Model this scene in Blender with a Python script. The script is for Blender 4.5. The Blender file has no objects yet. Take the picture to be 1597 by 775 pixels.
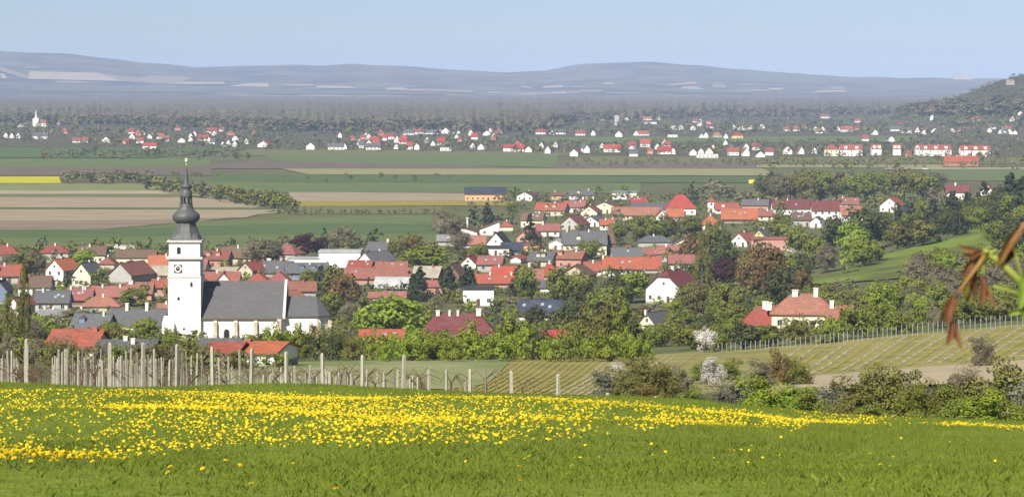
import bpy, math, random
import numpy as np
rnd = random.Random(7)
nr = np.random.default_rng(7)
R = math.radians
scene = bpy.context.scene

# ------------------------------------------------------------------ camera, sky, sun, exposure
F = 4529.0            # focal length in pixels of the 1597 px wide photograph
CX, HY = 798.5, 130.0 # centre column and horizon row
EYE = 66.0            # metres above the plain (z = 0)
cam_d = bpy.data.cameras.new('camera')
cam = bpy.data.objects.new('camera', cam_d)
scene.collection.objects.link(cam)
cam.location = (0, 0, EYE)
cam.rotation_euler = (R(90), 0, 0)
cam_d.sensor_width = 36.0
cam_d.lens = 36.0 * F / 1597.0
cam_d.shift_y = -(387.5 - HY) / 1597.0
cam_d.clip_start = 0.1
cam_d.clip_end = 60000
cam_d.dof.use_dof = True
cam_d.dof.focus_distance = 300.0
cam_d.dof.aperture_fstop = 20.0
scene.camera = cam

SUN_EL, SUN_AZ = 41.0, 206.0      # compass degrees, the camera looks north (+Y)
world = bpy.data.worlds.new('World'); scene.world = world; world.use_nodes = True
wn = world.node_tree.nodes; wl = world.node_tree.links
sky = wn.new('ShaderNodeTexSky'); sky.sky_type = 'NISHITA'; sky.sun_disc = False
sky.sun_elevation = R(SUN_EL); sky.sun_rotation = R(SUN_AZ)
sky.altitude = 200; sky.air_density = 0.45; sky.dust_density = 0.55; sky.ozone_density = 0.0
wl.new(sky.outputs[0], wn['Background'].inputs[0])
wn['Background'].inputs[1].default_value = 0.053
sd = bpy.data.lights.new('sun', 'SUN'); sd.energy = 4.0; sd.angle = R(0.53); sd.color = (1.0, 0.94, 0.83)
sun = bpy.data.objects.new('sun', sd); scene.collection.objects.link(sun)
sun.rotation_euler = (R(90 - SUN_EL), 0, R(180 - SUN_AZ) )
sun.location = (-50, -60, 160)
vs = scene.view_settings
vs.view_transform = 'Standard'; vs.look = 'None'; vs.gamma = 1.0; vs.exposure = 0.90
vs.use_curve_mapping = False
cy = scene.cycles
cy.max_bounces = 6; cy.diffuse_bounces = 3; cy.glossy_bounces = 2; cy.transmission_bounces = 3
cy.volume_bounces = 0; cy.transparent_max_bounces = 8
cy.use_denoising = True
cy.caustics_reflective = False; cy.caustics_refractive = False

# ------------------------------------------------------------------ helpers
COL = scene.collection
def tag(o, label=None, cat=None, group=None, kind=None):
    if label: o['label'] = label
    if cat: o['category'] = cat
    if group: o['group'] = group
    if kind: o['kind'] = kind
    return o
def link(name, data, parent=None, loc=None, rot=None, scale=None):
    o = bpy.data.objects.new(name, data); COL.objects.link(o)
    if parent is not None: o.parent = parent
    if loc is not None: o.location = loc
    if rot is not None: o.rotation_euler = rot
    if scale is not None: o.scale = scale
    return o
def empty(name, loc, rz=0.0, scale=None):
    o = link(name, None, None, loc, (0, 0, rz), scale); o.empty_display_size = 0.3
    return o
def np_mesh(name, verts, faces, mats, mi=None, smooth=False):
    """faces: (n,k) int array of one face size"""
    verts = np.asarray(verts, dtype=np.float32); faces = np.asarray(faces, dtype=np.int32)
    me = bpy.data.meshes.new(name)
    n, k = faces.shape
    me.vertices.add(len(verts)); me.vertices.foreach_set('co', verts.ravel())
    me.loops.add(n * k); me.loops.foreach_set('vertex_index', faces.ravel())
    me.polygons.add(n)
    me.polygons.foreach_set('loop_start', np.arange(0, n * k, k, dtype=np.int32))
    me.polygons.foreach_set('loop_total', np.full(n, k, dtype=np.int32))
    for m in (mats if isinstance(mats, (list, tuple)) else [mats]): me.materials.append(m)
    if mi is not None: me.polygons.foreach_set('material_index', np.asarray(mi, dtype=np.int32))
    me.update(calc_edges=True)
    if smooth: me.polygons.foreach_set('use_smooth', np.ones(n, dtype=bool))
    return me
class MB:
    """collects polygons and builds ONE mesh"""
    def __init__(s): s.v = []; s.f = []; s.m = []
    def poly(s, pts, m=0):
        i = len(s.v); s.v += [tuple(p) for p in pts]; s.f.append(list(range(i, i + len(pts)))); s.m.append(m)
    def solid(s, v, f, m=0):
        i = len(s.v); s.v += [tuple(p) for p in v]
        for q in f: s.f.append([i + k for k in q]); s.m.append(m)
    def box(s, x0, x1, y0, y1, z0, z1, m=0):
        s.solid([(x0,y0,z0),(x1,y0,z0),(x1,y1,z0),(x0,y1,z0),(x0,y0,z1),(x1,y0,z1),(x1,y1,z1),(x0,y1,z1)],
                [(0,3,2,1),(4,5,6,7),(0,1,5,4),(1,2,6,5),(2,3,7,6),(3,0,4,7)], m)
    def lathe(s, prof, n=8, m=0, cx=0, cy=0, ph=0.0):
        i = len(s.v)
        for r, z in prof:
            for k in range(n):
                a = ph + 2 * math.pi * k / n
                s.v.append((cx + r * math.cos(a), cy + r * math.sin(a), z))
        for j in range(len(prof) - 1):
            for k in range(n):
                k2 = (k + 1) % n
                s.f.append([i + j*n + k, i + j*n + k2, i + (j+1)*n + k2, i + (j+1)*n + k]); s.m.append(m)
        s.f.append([i + k for k in range(n)][::-1]); s.m.append(m)
        s.f.append([i + (len(prof)-1)*n + k for k in range(n)]); s.m.append(m)
    def tube(s, pts, rad, n=5, m=0):
        i = len(s.v)
        P = [np.array(p, float) for p in pts]
        for j, p in enumerate(P):
            d = P[min(j+1, len(P)-1)] - P[max(j-1, 0)]; d /= (np.linalg.norm(d) + 1e-9)
            a = np.cross(d, (0, 0, 1.0)) if abs(d[2]) < 0.9 else np.cross(d, (1.0, 0, 0))
            a /= np.linalg.norm(a); b = np.cross(d, a)
            r = rad[j] if hasattr(rad, '__len__') else rad
            for k in range(n):
                t = 2 * math.pi * k / n
                s.v.append(tuple(p + r * (math.cos(t) * a + math.sin(t) * b)))
        for j in range(len(P) - 1):
            for k in range(n):
                k2 = (k + 1) % n
                s.f.append([i + j*n + k, i + j*n + k2, i + (j+1)*n + k2, i + (j+1)*n + k]); s.m.append(m)
        s.f.append([i + k for k in range(n)]); s.m.append(m)
        s.f.append([i + (len(P)-1)*n + k for k in range(n)]); s.m.append(m)
    def mesh(s, name, mats, smooth=False):
        me = bpy.data.meshes.new(name); me.from_pydata(s.v, [], s.f)
        for m in (mats if isinstance(mats, (list, tuple)) else [mats]): me.materials.append(m)
        me.polygons.foreach_set('material_index', np.array(s.m, dtype=np.int32))
        if smooth: me.polygons.foreach_set('use_smooth', np.ones(len(s.f), dtype=bool))
        me.update(); return me
    def build(s, name, mats, parent=None, loc=None, rot=None, smooth=False):
        return link(name, s.mesh(name, mats, smooth), parent, loc, rot)

# ------------------------------------------------------------------ materials
MATS = {}
def mat(name, c1, c2=None, scale=1.0, rough=0.85, coord='OBJECT', detail=4.0, bump=0.0, spec=0.2, contrast=(0.35, 0.65),
        rand=0.0, transl=0.0, stretch=None, c3=None, scale3=0.2):
    if name in MATS: return MATS[name]
    m = bpy.data.materials.new(name); m.use_nodes = True; MATS[name] = m
    nt = m.node_tree; N = nt.nodes; L = nt.links
    bs = N['Principled BSDF']; bs.inputs['Roughness'].default_value = rough
    bs.inputs['Specular IOR Level'].default_value = spec
    bs.inputs['Base Color'].default_value = (*c1, 1)
    out_c = None
    if c2 is not None:
        if coord == 'WORLD':
            g = N.new('ShaderNodeNewGeometry'); src = g.outputs['Position']
        else:
            t = N.new('ShaderNodeTexCoord'); src = t.outputs['Object']
        if stretch:
            mp = N.new('ShaderNodeMapping'); mp.inputs['Scale'].default_value = stretch[:3]
            if len(stretch) > 3: mp.inputs['Rotation'].default_value = (0, 0, stretch[3])
            L.new(src, mp.inputs['Vector']); src = mp.outputs[0]
        no = N.new('ShaderNodeTexNoise'); no.inputs['Scale'].default_value = scale; no.inputs['Detail'].default_value = detail
        no.inputs['Roughness'].default_value = 0.6
        L.new(src, no.inputs['Vector'])
        cr = N.new('ShaderNodeValToRGB')
        cr.color_ramp.elements[0].position = contrast[0]; cr.color_ramp.elements[1].position = contrast[1]
        cr.color_ramp.elements[0].color = (*c1, 1); cr.color_ramp.elements[1].color = (*c2, 1)
        L.new(no.outputs['Fac'], cr.inputs[0]); out_c = cr.outputs[0]
        if c3 is not None:
            n3 = N.new('ShaderNodeTexNoise'); n3.inputs['Scale'].default_value = scale3; n3.inputs['Detail'].default_value = 3
            L.new(src, n3.inputs['Vector'])
            r3 = N.new('ShaderNodeValToRGB'); r3.color_ramp.elements[0].position = 0.45; r3.color_ramp.elements[1].position = 0.62
            L.new(n3.outputs['Fac'], r3.inputs[0])
            mx = N.new('ShaderNodeMixRGB'); mx.inputs[2].default_value = (*c3, 1)
            L.new(r3.outputs[0], mx.inputs[0]); L.new(out_c, mx.inputs[1]); out_c = mx.outputs[0]
        if bump:
            b = N.new('ShaderNodeBump'); b.inputs['Strength'].default_value = bump; b.inputs['Distance'].default_value = 0.1
            L.new(no.outputs['Fac'], b.inputs['Height']); L.new(b.outputs[0], bs.inputs['Normal'])
    if rand:
        oi = N.new('ShaderNodeObjectInfo')
        mr = N.new('ShaderNodeMapRange'); mr.inputs['To Min'].default_value = 1 - rand; mr.inputs['To Max'].default_value = 1 + rand
        L.new(oi.outputs['Random'], mr.inputs[0])
        hsv = N.new('ShaderNodeHueSaturation')
        if out_c is not None: L.new(out_c, hsv.inputs['Color'])
        else: hsv.inputs['Color'].default_value = (*c1, 1)
        L.new(mr.outputs[0], hsv.inputs['Value']); out_c = hsv.outputs[0]
        mh = N.new('ShaderNodeMath'); mh.operation = 'MULTIPLY_ADD'; mh.inputs[1].default_value = 0.05 * min(1, rand * 3); mh.inputs[2].default_value = 0.5 - 0.025 * min(1, rand * 3)
        L.new(oi.outputs['Random'], mh.inputs[0]); L.new(mh.outputs[0], hsv.inputs['Hue'])
    if out_c is not None: L.new(out_c, bs.inputs['Base Color'])
    if transl:
        tr = N.new('ShaderNodeBsdfTranslucent'); tr.inputs[0].default_value = (*c1, 1)
        if out_c is not None: L.new(out_c, tr.inputs[0])
        mx = N.new('ShaderNodeMixShader'); mx.inputs[0].default_value = transl
        L.new(bs.outputs[0], mx.inputs[1]); L.new(tr.outputs[0], mx.inputs[2])
        L.new(mx.outputs[0], N['Material Output'].inputs['Surface'])
    return m

def sc(c, k): return tuple(x * k for x in c)

# ------------------------------------------------------------------ terrain
TC = np.array([-1600, 0, 400, 700, 950, 1150, 1350, 1597, 2300], float)
PL = lambda y: HY + EYE * F / y
TR = [  # distance, picture row at which the ground lies, per column
 (60,   [603, 603, 607, 612, 624, 636, 652, 668, 700]),
 (80,   [637, 637, 641, 646, 655, 664, 678, 694, 720]),
 (110,  [630, 630, 634, 640, 652, 663, 674, 690, 710]),
 (160,  [617, 617, 621, 628, 642, 652, 662, 668, 680]),
 (220,  [600, 600, 603, 608, 622, 632, 636, 632, 630]),
 (300,  [578, 578, 580, 583, 588, 592, 598, 588, 570]),
 (350,  [566, 566, 567, 570, 570, 570, 574, 560, 540]),
 (400,  [559, 559, 560, 562, 559, 555, 545, 532, 505]),
 (450,  [555, 555, 556, 557, 552, 546, 527, 508, 480]),
 (550,  [549, 549, 549, 549, 542, 532, 512, 494, 455]),
 (700,  [532, 532, 532, 530, 522, 508, 484, 466, 420]),
 (800,  [502, 502, 502, 500, 494, 484, 452, 430, 390]),
 (850,  [481, 481, 481, 480, 476, 468, 432, 404, 365]),
 (1000, [PL(1000)] * 4 + [PL(1000), 424, 396, 346, 310]),
 (1150, [PL(1150)] * 5 + [PL(1150), 374, 343, 305]),
 (1400, [PL(1400)] * 6 + [PL(1400) - 4, 330, 290]),
 (1800, [PL(1800)] * 8 + [270]),
 (2400, [PL(2400)] * 9), (60000, [PL(60000)] * 9)]
TY = np.array([2.0, 8.0, 15.0] + [r[0] for r in TR])
TZ = np.array([[1.62] * 9, [1.78] * 9, [2.14] * 9] + [[(y - HY) * r[0] / F for y in r[1]] for r in TR])  # depth below the eye
# resample on a fine log grid and smooth so that slopes join without creases
_lg = np.linspace(math.log(2), math.log(60000), 900)
_cg = np.linspace(-1600, 2300, 196)
_tmp = np.array([[np.interp(math.exp(l), TY, TZ[:, c]) for c in range(9)] for l in _lg])
_Z = np.array([np.interp(_cg, TC, row) for row in _tmp])
def _smooth(A, k, ax):
    w = np.hanning(2 * k + 3)[1:-1]; w /= w.sum()
    pad = [(0, 0), (0, 0)]; pad[ax] = (k, k)
    B = np.pad(A, pad, mode='edge')
    return np.apply_along_axis(lambda v: np.convolve(v, w, 'valid'), ax, B)
_d = _Z / np.exp(_lg)[:, None]
_d = _smooth(_smooth(_d, 5, 0), 7, 1)
_Z = _d * np.exp(_lg)[:, None]
def wob(x, y):   # gentle unevenness of the land near by
    return (0.05 * np.sin(x * 0.9 + 1.3 * np.sin(y * 0.31)) + 0.06 * np.sin(y * 0.45 + 0.6 * np.sin(x * 0.37) + 1)) * np.clip((np.asarray(y) - 4) / 10, 0, 1) * np.clip((400 - np.asarray(y)) / 300, 0, 1)
def hill_h(x, y):   # wooded hill at the right edge, 4 km away
    x = np.asarray(x, float); y = np.asarray(y, float)
    u = (x - 1010) / 430.0; v = (y - 4500) / 900.0
    r = np.sqrt(u * u + v * v)
    h = 150 * np.clip(1 - r, 0, 1) ** 1.0
    h = h * (1 + 0.05 * np.sin(x / 37.0) * np.cos(y / 61.0))
    return h
def zt(x, y):
    x = np.asarray(x, float); y = np.asarray(y, float)
    yc = np.clip(y, 2, 59000)
    c = CX + F * x / np.maximum(yc, 12)
    ci = np.clip((np.clip(c, -1600, 2300) + 1600) / (3900 / 195.0), 0, 194.999)
    ri = np.clip((np.log(yc) - math.log(2)) / (_lg[1] - _lg[0]), 0, 898.999)
    i = ri.astype(int); j = ci.astype(int); a = ri - i; b = ci - j
    z = (_Z[i, j] * (1 - a) * (1 - b) + _Z[i + 1, j] * a * (1 - b) + _Z[i, j + 1] * (1 - a) * b + _Z[i + 1, j + 1] * a * b)
    return EYE - z + wob(x, y)
def zg(x, y): return np.maximum(zt(x, y), hill_h(x, y))
def proj(p): return CX + F * p[0] / p[1], HY - F * (p[2] - EYE) / p[1]
def at(px, py, Y): return np.array([(px - CX) * Y / F, Y, EYE - (py - HY) * Y / F])
_sy = np.exp(np.linspace(math.log(82), math.log(26000), 3000))
def ground(px, py):
    """where the line of sight through a picture point first meets the land beyond the meadow"""
    x = (px - CX) * _sy / F
    rows = HY - F * (zg(x, _sy) - EYE) / _sy
    k = np.nonzero(rows <= py)[0]
    if len(k) == 0: Y = 26000.0
    else:
        k = k[0]
        if k == 0: Y = _sy[0]
        else:
            t = (rows[k-1] - py) / max(1e-6, rows[k-1] - rows[k]); Y = _sy[k-1] + t * (_sy[k] - _sy[k-1])
    X = (px - CX) * Y / F
    return np.array([X, Y, float(zg(X, Y))])

# ground sheet: polar grid, dense in view
rad = np.exp(np.linspace(math.log(1.2), math.log(34000), 310))
ang = np.concatenate([np.linspace(-180, -16, 40, endpoint=False), np.linspace(-16, 16, 260, endpoint=False), np.linspace(16, 180, 40, endpoint=False)])
A_, R_ = np.meshgrid(np.radians(ang), rad)
gx = R_ * np.sin(A_); gy = R_ * np.cos(A_)
gz = zt(gx, np.maximum(gy, 2.0))
back = np.clip(-gy / 400.0, 0, 1); gz = gz * (1 - back) + 66.0 * back
side = np.clip((np.abs(A_) - R(60)) / R(30), 0, 1); gz = gz * (1 - side) + (EYE - 1.6) * side
na, nrad = len(ang), len(rad)
V = np.stack([gx, gy, gz], -1).reshape(-1, 3)
ii, jj = np.meshgrid(np.arange(nrad - 1), np.arange(na), indexing='ij')
j2 = (jj + 1) % na
FQ = np.stack([ii * na + jj, (ii + 1) * na + jj, (ii + 1) * na + j2, ii * na + j2], -1).reshape(-1, 4)
m_ground = mat('ground_green', (0.085, 0.105, 0.03), (0.135, 0.135, 0.05), 0.05, coord='WORLD', detail=8, c3=(0.10, 0.10, 0.045), scale3=0.008)
g_o = link('ground', np_mesh('ground', V, FQ, m_ground, smooth=True)); tag(g_o, kind='structure')
g_o['label'] = 'grassy land falling from the meadow to the wide plain'

# hill at the right edge and the far range
def height_sheet(name, xs, ys, fn, m, label):
    X, Y = np.meshgrid(xs, ys); Z = fn(X, Y)
    n, k = X.shape
    i, j = np.meshgrid(np.arange(n - 1), np.arange(k - 1), indexing='ij')
    Fq = np.stack([i*k + j, i*k + j + 1, (i+1)*k + j + 1, (i+1)*k + j], -1).reshape(-1, 4)
    o = link(name, np_mesh(name, np.stack([X, Y, Z], -1).reshape(-1, 3), Fq, m, smooth=True))
    tag(o, kind='structure'); o['label'] = label; return o
m_hillwood = mat('hill_wood', (0.035, 0.042, 0.020), (0.085, 0.078, 0.040), 0.03, coord='WORLD', detail=9, c3=(0.07, 0.08, 0.035), scale3=0.012)
height_sheet('hill', np.linspace(540, 1500, 90), np.linspace(3550, 5450, 110), lambda x, y: hill_h(x, y) - 0.4 + 3.0 * np.sin(x * 0.31 + y * 0.17) * np.sin(y * 0.23 - x * 0.11) * np.clip(hill_h(x, y) / 20, 0, 1), m_hillwood,
             'wooded hill rising at the right edge beyond the villages')

RIDGE = [(-900, 92), (-400, 84), (-150, 78), (0, 80), (60, 82), (120, 85), (200, 95), (300, 104), (360, 104), (430, 101), (500, 102), (560, 100), (640, 104), (740, 111), (800, 113), (850, 110), (900, 101), (960, 97), (1020, 97), (1100, 103), (1200, 112), (1300, 119), (1400, 121.5), (1500, 122), (1560, 123), (1640, 126), (1900, 120), (2500, 110)]
rx = np.array([p[0] for p in RIDGE], float); ry = np.array([p[1] for p in RIDGE], float)
def far_h(x, y):
    c = CX + F * x / y
    Yr = 16500.0
    top = EYE + (HY - np.interp(c, rx, ry)) * Yr / F
    t = np.clip((y - 10800) / (Yr - 10800), 0, 1.0)
    prof = 0.30 * np.clip(t / 0.55, 0, 1) ** 1.2 + 0.70 * np.clip((t - 0.45) / 0.55, 0, 1) ** 1.1
    prof = np.where(y > Yr, np.clip(1 - (y - Yr) / 9000.0, 0, 1), prof)
    nz = 1 + 0.10 * np.sin(x / 410.0 + y / 730.0) * np.sin(y / 390.0 - x / 900.0) * np.clip((1 - t) * 3, 0, 1)
    ripple = 2.0 * np.sin(x / 53.0 + 0.7 * np.sin(x / 171.0)) * np.clip(t * 2, 0, 1)
    return np.maximum(top * prof * nz + ripple * prof, 0.0) - 0.5
m_far = bpy.data.materials.new('far_range'); m_far.use_nodes = True
nt = m_far.node_tree; N = nt.nodes; L = nt.links
geo = N.new('ShaderNodeNewGeometry'); mp = N.new('ShaderNodeMapping'); mp.inputs['Scale'].default_value = (1/420.0, 1/700.0, 0.0); mp.inputs['Rotation'].default_value = (0, 0, 0.25)
L.new(geo.outputs['Position'], mp.inputs[0])
vo = N.new('ShaderNodeTexVoronoi'); vo.inputs['Scale'].default_value = 2.2; L.new(mp.outputs[0], vo.inputs['Vector'])
sepc = N.new('ShaderNodeSeparateColor'); L.new(vo.outputs['Color'], sepc.inputs[0])
fcol = N.new('ShaderNodeValToRGB'); fcol.color_ramp.interpolation = 'CONSTANT'
els = fcol.color_ramp.elements
els[0].position = 0; els[0].color = (0.13, 0.17, 0.06, 1); els[1].position = 0.30; els[1].color = (0.22, 0.185, 0.12, 1)
for p, c in ((0.40, (0.09, 0.10, 0.05)), (0.56, (0.30, 0.25, 0.17)), (0.68, (0.05, 0.055, 0.035)), (0.9, (0.40, 0.34, 0.24))):
    e = els.new(p); e.color = (*c, 1)
L.new(sepc.outputs[0], fcol.inputs[0])
wood = N.new('ShaderNodeTexNoise'); wood.inputs['Scale'].default_value = 0.004; wood.inputs['Detail'].default_value = 8; L.new(geo.outputs['Position'], wood.inputs['Vector'])
wr = N.new('ShaderNodeValToRGB'); wr.color_ramp.elements[0].position = .40; wr.color_ramp.elements[1].position = .60
wr.color_ramp.elements[0].color = (0.038, 0.040, 0.030, 1); wr.color_ramp.elements[1].color = (0.135, 0.115, 0.076, 1)
L.new(wood.outputs['Fac'], wr.inputs[0])
sx = N.new('ShaderNodeSeparateXYZ'); L.new(geo.outputs['Position'], sx.inputs[0])
patch = N.new('ShaderNodeTexNoise'); patch.inputs['Scale'].default_value = 0.0006; patch.inputs['Detail'].default_value = 3; L.new(geo.outputs['Position'], patch.inputs['Vector'])
a1 = N.new('ShaderNodeMath'); a1.operation = 'MULTIPLY_ADD'; a1.inputs[1].default_value = 160; a1.inputs[2].default_value = -70; L.new(patch.outputs['Fac'], a1.inputs[0])
lt = N.new('ShaderNodeMath'); lt.operation = 'LESS_THAN'; L.new(sx.outputs[2], lt.inputs[0]); L.new(a1.outputs[0], lt.inputs[1])
mxf = N.new('ShaderNodeMixRGB'); L.new(lt.outputs[0], mxf.inputs[0]); L.new(wr.outputs[0], mxf.inputs[1]); L.new(fcol.outputs[0], mxf.inputs[2])
L.new(mxf.outputs[0], N['Principled BSDF'].inputs['Base Color']); N['Principled BSDF'].inputs['Roughness'].default_value = 0.95
N['Principled BSDF'].inputs['Specular IOR Level'].default_value = 0.05
height_sheet('hills', np.linspace(-7000, 7000, 330), np.linspace(10800, 24000, 100), far_h, m_far, 'long blue wooded range on the horizon with pale fields on its lower slopes')

# ------------------------------------------------------------------ fields on the plain and the slopes
fcount = [0]
def field(name, pts, m, label, lift=None, n=10):
    global FOFF
    """a field whose picture corners (quad or longer strip, near pair first) are laid on the land; pts = lower edge list, upper edge list"""
    lo, up = pts
    fcount[0] += 1
    k = max(2, n)
    def along(e, t):
        e = np.array(e, float); s = np.linspace(0, 1, len(e)); return np.array([np.interp(t, s, e[:, 0]), np.interp(t, s, e[:, 1])])
    rows = []
    L0 = [ground(*along(lo, t)) for t in np.linspace(0, 1, k)]
    L1 = [ground(*along(up, t)) for t in np.linspace(0, 1, k)]
    mrow = max(2, n)
    for s in np.linspace(0, 1, mrow):
        rows.append([a * (1 - s) + b * s for a, b in zip(L0, L1)])
    Vv = np.array(rows)
    dist = Vv[..., 1]
    FOFF = 0.05 + 0.03 * (fcount[0] % 7) + (lift or 0)
    Vv[..., 2] = zg(Vv[..., 0], Vv[..., 1]) + np.clip(dist * 0.00012, 0.02, 0.4) + 0.03 * (fcount[0] % 7) + (lift or 0)
    i, j = np.meshgrid(np.arange(mrow - 1), np.arange(k - 1), indexing='ij')
    Fq = np.stack([i*k + j, i*k + j + 1, (i+1)*k + j + 1, (i+1)*k + j], -1).reshape(-1, 4)
    o = link(name, np_mesh(name, Vv.reshape(-1, 3), Fq, m, smooth=True)); tag(o, kind='structure'); o['label'] = label
    return o
def fm(name, c, v=0.18, st=(1, 6, 1), c3=None):
    return mat(name, sc(c, 1 - v), sc(c, 1 + v), 0.03, coord='WORLD', detail=7, stretch=st, rough=0.95, spec=0.05, c3=c3, scale3=0.01)
f_green = fm('field_green', (0.118, 0.150, 0.056)); f_green2 = fm('field_green_pale', (0.18, 0.20, 0.085)); f_green3 = fm('field_green_deep', (0.085, 0.125, 0.048))
f_tan = fm('field_tan', (0.29, 0.24, 0.16)); f_brown = fm('field_brown', (0.225, 0.182, 0.132), c3=(0.19, 0.145, 0.11)); f_pale = fm('field_pale', (0.33, 0.29, 0.20))
f_plow = fm('field_ploughed', (0.14, 0.112, 0.088)); f_rape = fm('field_rape', (0.42, 0.40, 0.02), 0.10); f_straw = fm('field_straw', (0.24, 0.235, 0.11))
f_dand = fm('field_dandelion', (0.26, 0.22, 0.04), 0.3); f_olive = fm('field_olive', (0.14, 0.145, 0.062))
FIELDS = [
 ('field', [[(-200, 388), (700, 388)], [(-200, 360), (700, 335)]], f_green, 'green field behind the town gardens'),
 ('field', [[(-200, 372), (130, 371), (420, 366), (690, 366)], [(-200, 362), (150, 359), (420, 350), (690, 349)]], f_green3, 'deep green strip of crop behind the town'),
 ('field', [[(-300, 361), (160, 358), (300, 346)], [(-300, 344), (160, 344), (385, 339)]], f_brown, 'broad brown ploughed field left of the spire'),
 ('field', [[(-300, 345), (160, 345), (384, 340)], [(-300, 327), (160, 327), (430, 328)]], f_tan, 'pale brown field left of the spire'),
 ('field', [[(-300, 327), (430, 328)], [(-300, 324), (427, 325)]], f_green3, 'thin dark green strip between brown fields'),
 ('field', [[(-300, 324), (425, 325)], [(-300, 308), (320, 309)]], f_tan, 'sandy field beyond the thin green strip'),
 ('field', [[(-300, 308.5), (318, 309)], [(-300, 303), (290, 303)]], f_olive, 'narrow green strip beyond the sandy field'),
 ('field', [[(-300, 303), (288, 303)], [(-300, 298), (262, 298)]], f_pale, 'pale fallow strip left of the spire'),
 ('field', [[(-300, 298), (260, 298)], [(-300, 287), (220, 287)]], f_green2, 'light green field below the yellow rape'),
 ('field', [[(-300, 286.5), (95, 286.5)], [(-300, 276), (92, 276)]], f_rape, 'bright yellow rape field at the left edge'),
 ('field', [[(-300, 275), (330, 274)], [(-300, 262), (330, 262)]], f_plow, 'dull brown field behind the yellow rape'),
 ('field', [[(-300, 262), (330, 262)], [(-300, 248), (330, 248)]], f_green, 'green field before the far village on the left'),
 ('field', [[(-300, 247), (240, 247)], [(-300, 231), (400, 231)]], f_green3, 'dull green field reaching the far village on the left'),
 ('field', [[(460, 334), (690, 334)], [(455, 322), (690, 322)]], f_olive, 'olive strip behind the row of young trees'),
 ('field', [[(455, 322), (800, 321)], [(455, 315), (800, 314)]], f_dand, 'green strip yellow with flowers before the orange hall'),
 ('field', [[(455, 315), (725, 314)], [(450, 300), (725, 302)]], f_tan, 'sandy field left of the orange hall'),
 ('field', [[(300, 300), (1000, 302)], [(270, 284), (1000, 286)]], f_green, 'wide green field beyond the sandy field'),
 ('field', [[(330, 284), (1250, 286)], [(330, 273), (1250, 276)]], f_green3, 'second green field across the plain'),
 ('field', [[(480, 273), (1210, 275)], [(440, 264), (1190, 264)]], f_straw, 'straw coloured strip across the plain'),
 ('field', [[(240, 264), (860, 264)], [(400, 252), (700, 258)]], f_plow, 'brown ploughed strip in the middle of the plain'),
 ('field', [[(430, 252), (870, 262)], [(400, 240), (870, 242)]], f_green, 'green field below the far village'),
 ('field', [[(350, 243), (900, 243)], [(390, 233), (890, 238)]], f_olive, 'olive strip along the far village edge'),
 ('field', [[(860, 264), (1180, 264)], [(860, 256), (1180, 256)]], f_plow, 'ploughed strip on the right of the plain'),
 ('field', [[(880, 256), (1700, 256)], [(900, 246), (1700, 246)]], f_olive, 'olive field before the long apartment houses'),
 ('field', [[(1460, 283), (1800, 283)], [(1450, 265), (1800, 265)]], f_green, 'green field behind the trees at the right'),
 ('field', [[(1380, 265), (1800, 264)], [(1380, 262.5), (1800, 262)]], f_pale, 'pale road verge across the plain on the right'),
 ('field', [[(820, 223), (1420, 222)], [(830, 215), (1420, 213)]], f_green, 'green gap between the two rows of the far village'),
 ('field', [[(1180, 262), (1470, 262)], [(1180, 257), (1470, 257)]], f_straw, 'pale strip on the right of the plain'),
 ('path', [[(135, 372), (170, 359), (310, 346), (440, 331)], [(130, 370.5), (165, 357.5), (306, 344.7), (436, 329.6)]], f_pale, 'pale farm track curving between the fields'),
 ('path', [[(220, 288), (300, 305), (440, 331)], [(216, 286.5), (302, 303), (444, 329.6)]], f_pale, 'pale farm track running beside the tree belt'),
]
for f in FIELDS: field(*f, n=14)
field('field', [[(-400, 224), (200, 232), (400, 236), (800, 240), (1200, 246), (1600, 250), (2000, 250)], [(-400, 178), (400, 176), (1200, 174), (2000, 174)]], fm('village_gardens', (0.085, 0.088, 0.050), 0.35, c3=(0.11, 0.085, 0.06)), 'dull garden ground of the far village', n=30, lift=-0.22)
# fields on the slope below the meadow
f_mown = mat('field_mown', (0.21, 0.23, 0.10), (0.29, 0.295, 0.15), 0.12, coord='WORLD', detail=7, stretch=(2, 0.5, 1, 0.3), rough=0.95, spec=0.05, c3=(0.17, 0.205, 0.08), scale3=0.03)
f_soil = mat('field_soil', (0.33, 0.27, 0.18), (0.42, 0.35, 0.245), 0.25, coord='WORLD', detail=8, rough=0.95, spec=0.05)
f_slope = mat('slope_grass', (0.115, 0.170, 0.024), (0.175, 0.225, 0.042), 0.10, coord='WORLD', detail=7, rough=0.95, spec=0.05, c3=(0.09, 0.10, 0.035), scale3=0.03)
field('field', [[(300, 606), (420, 606), (700, 609), (760, 600)], [(330, 572), (450, 566), (620, 563), (800, 560)]], f_mown, 'pale mown field between the vineyard posts and the lime trees', n=40, lift=-0.02)
field('field', [[(1180, 618), (1400, 606), (1750, 592)], [(1240, 592), (1400, 579), (1750, 553)]], f_soil, 'bare sandy field behind the bushes at the right', n=24, lift=0.1)
field('field', [[(1255, 447), (1400, 436), (1597, 416), (1700, 405)], [(1275, 436), (1400, 392), (1530, 356), (1700, 325)]], f_slope, 'sunny hillside meadow above the gardens', n=30, lift=0.15)

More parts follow.
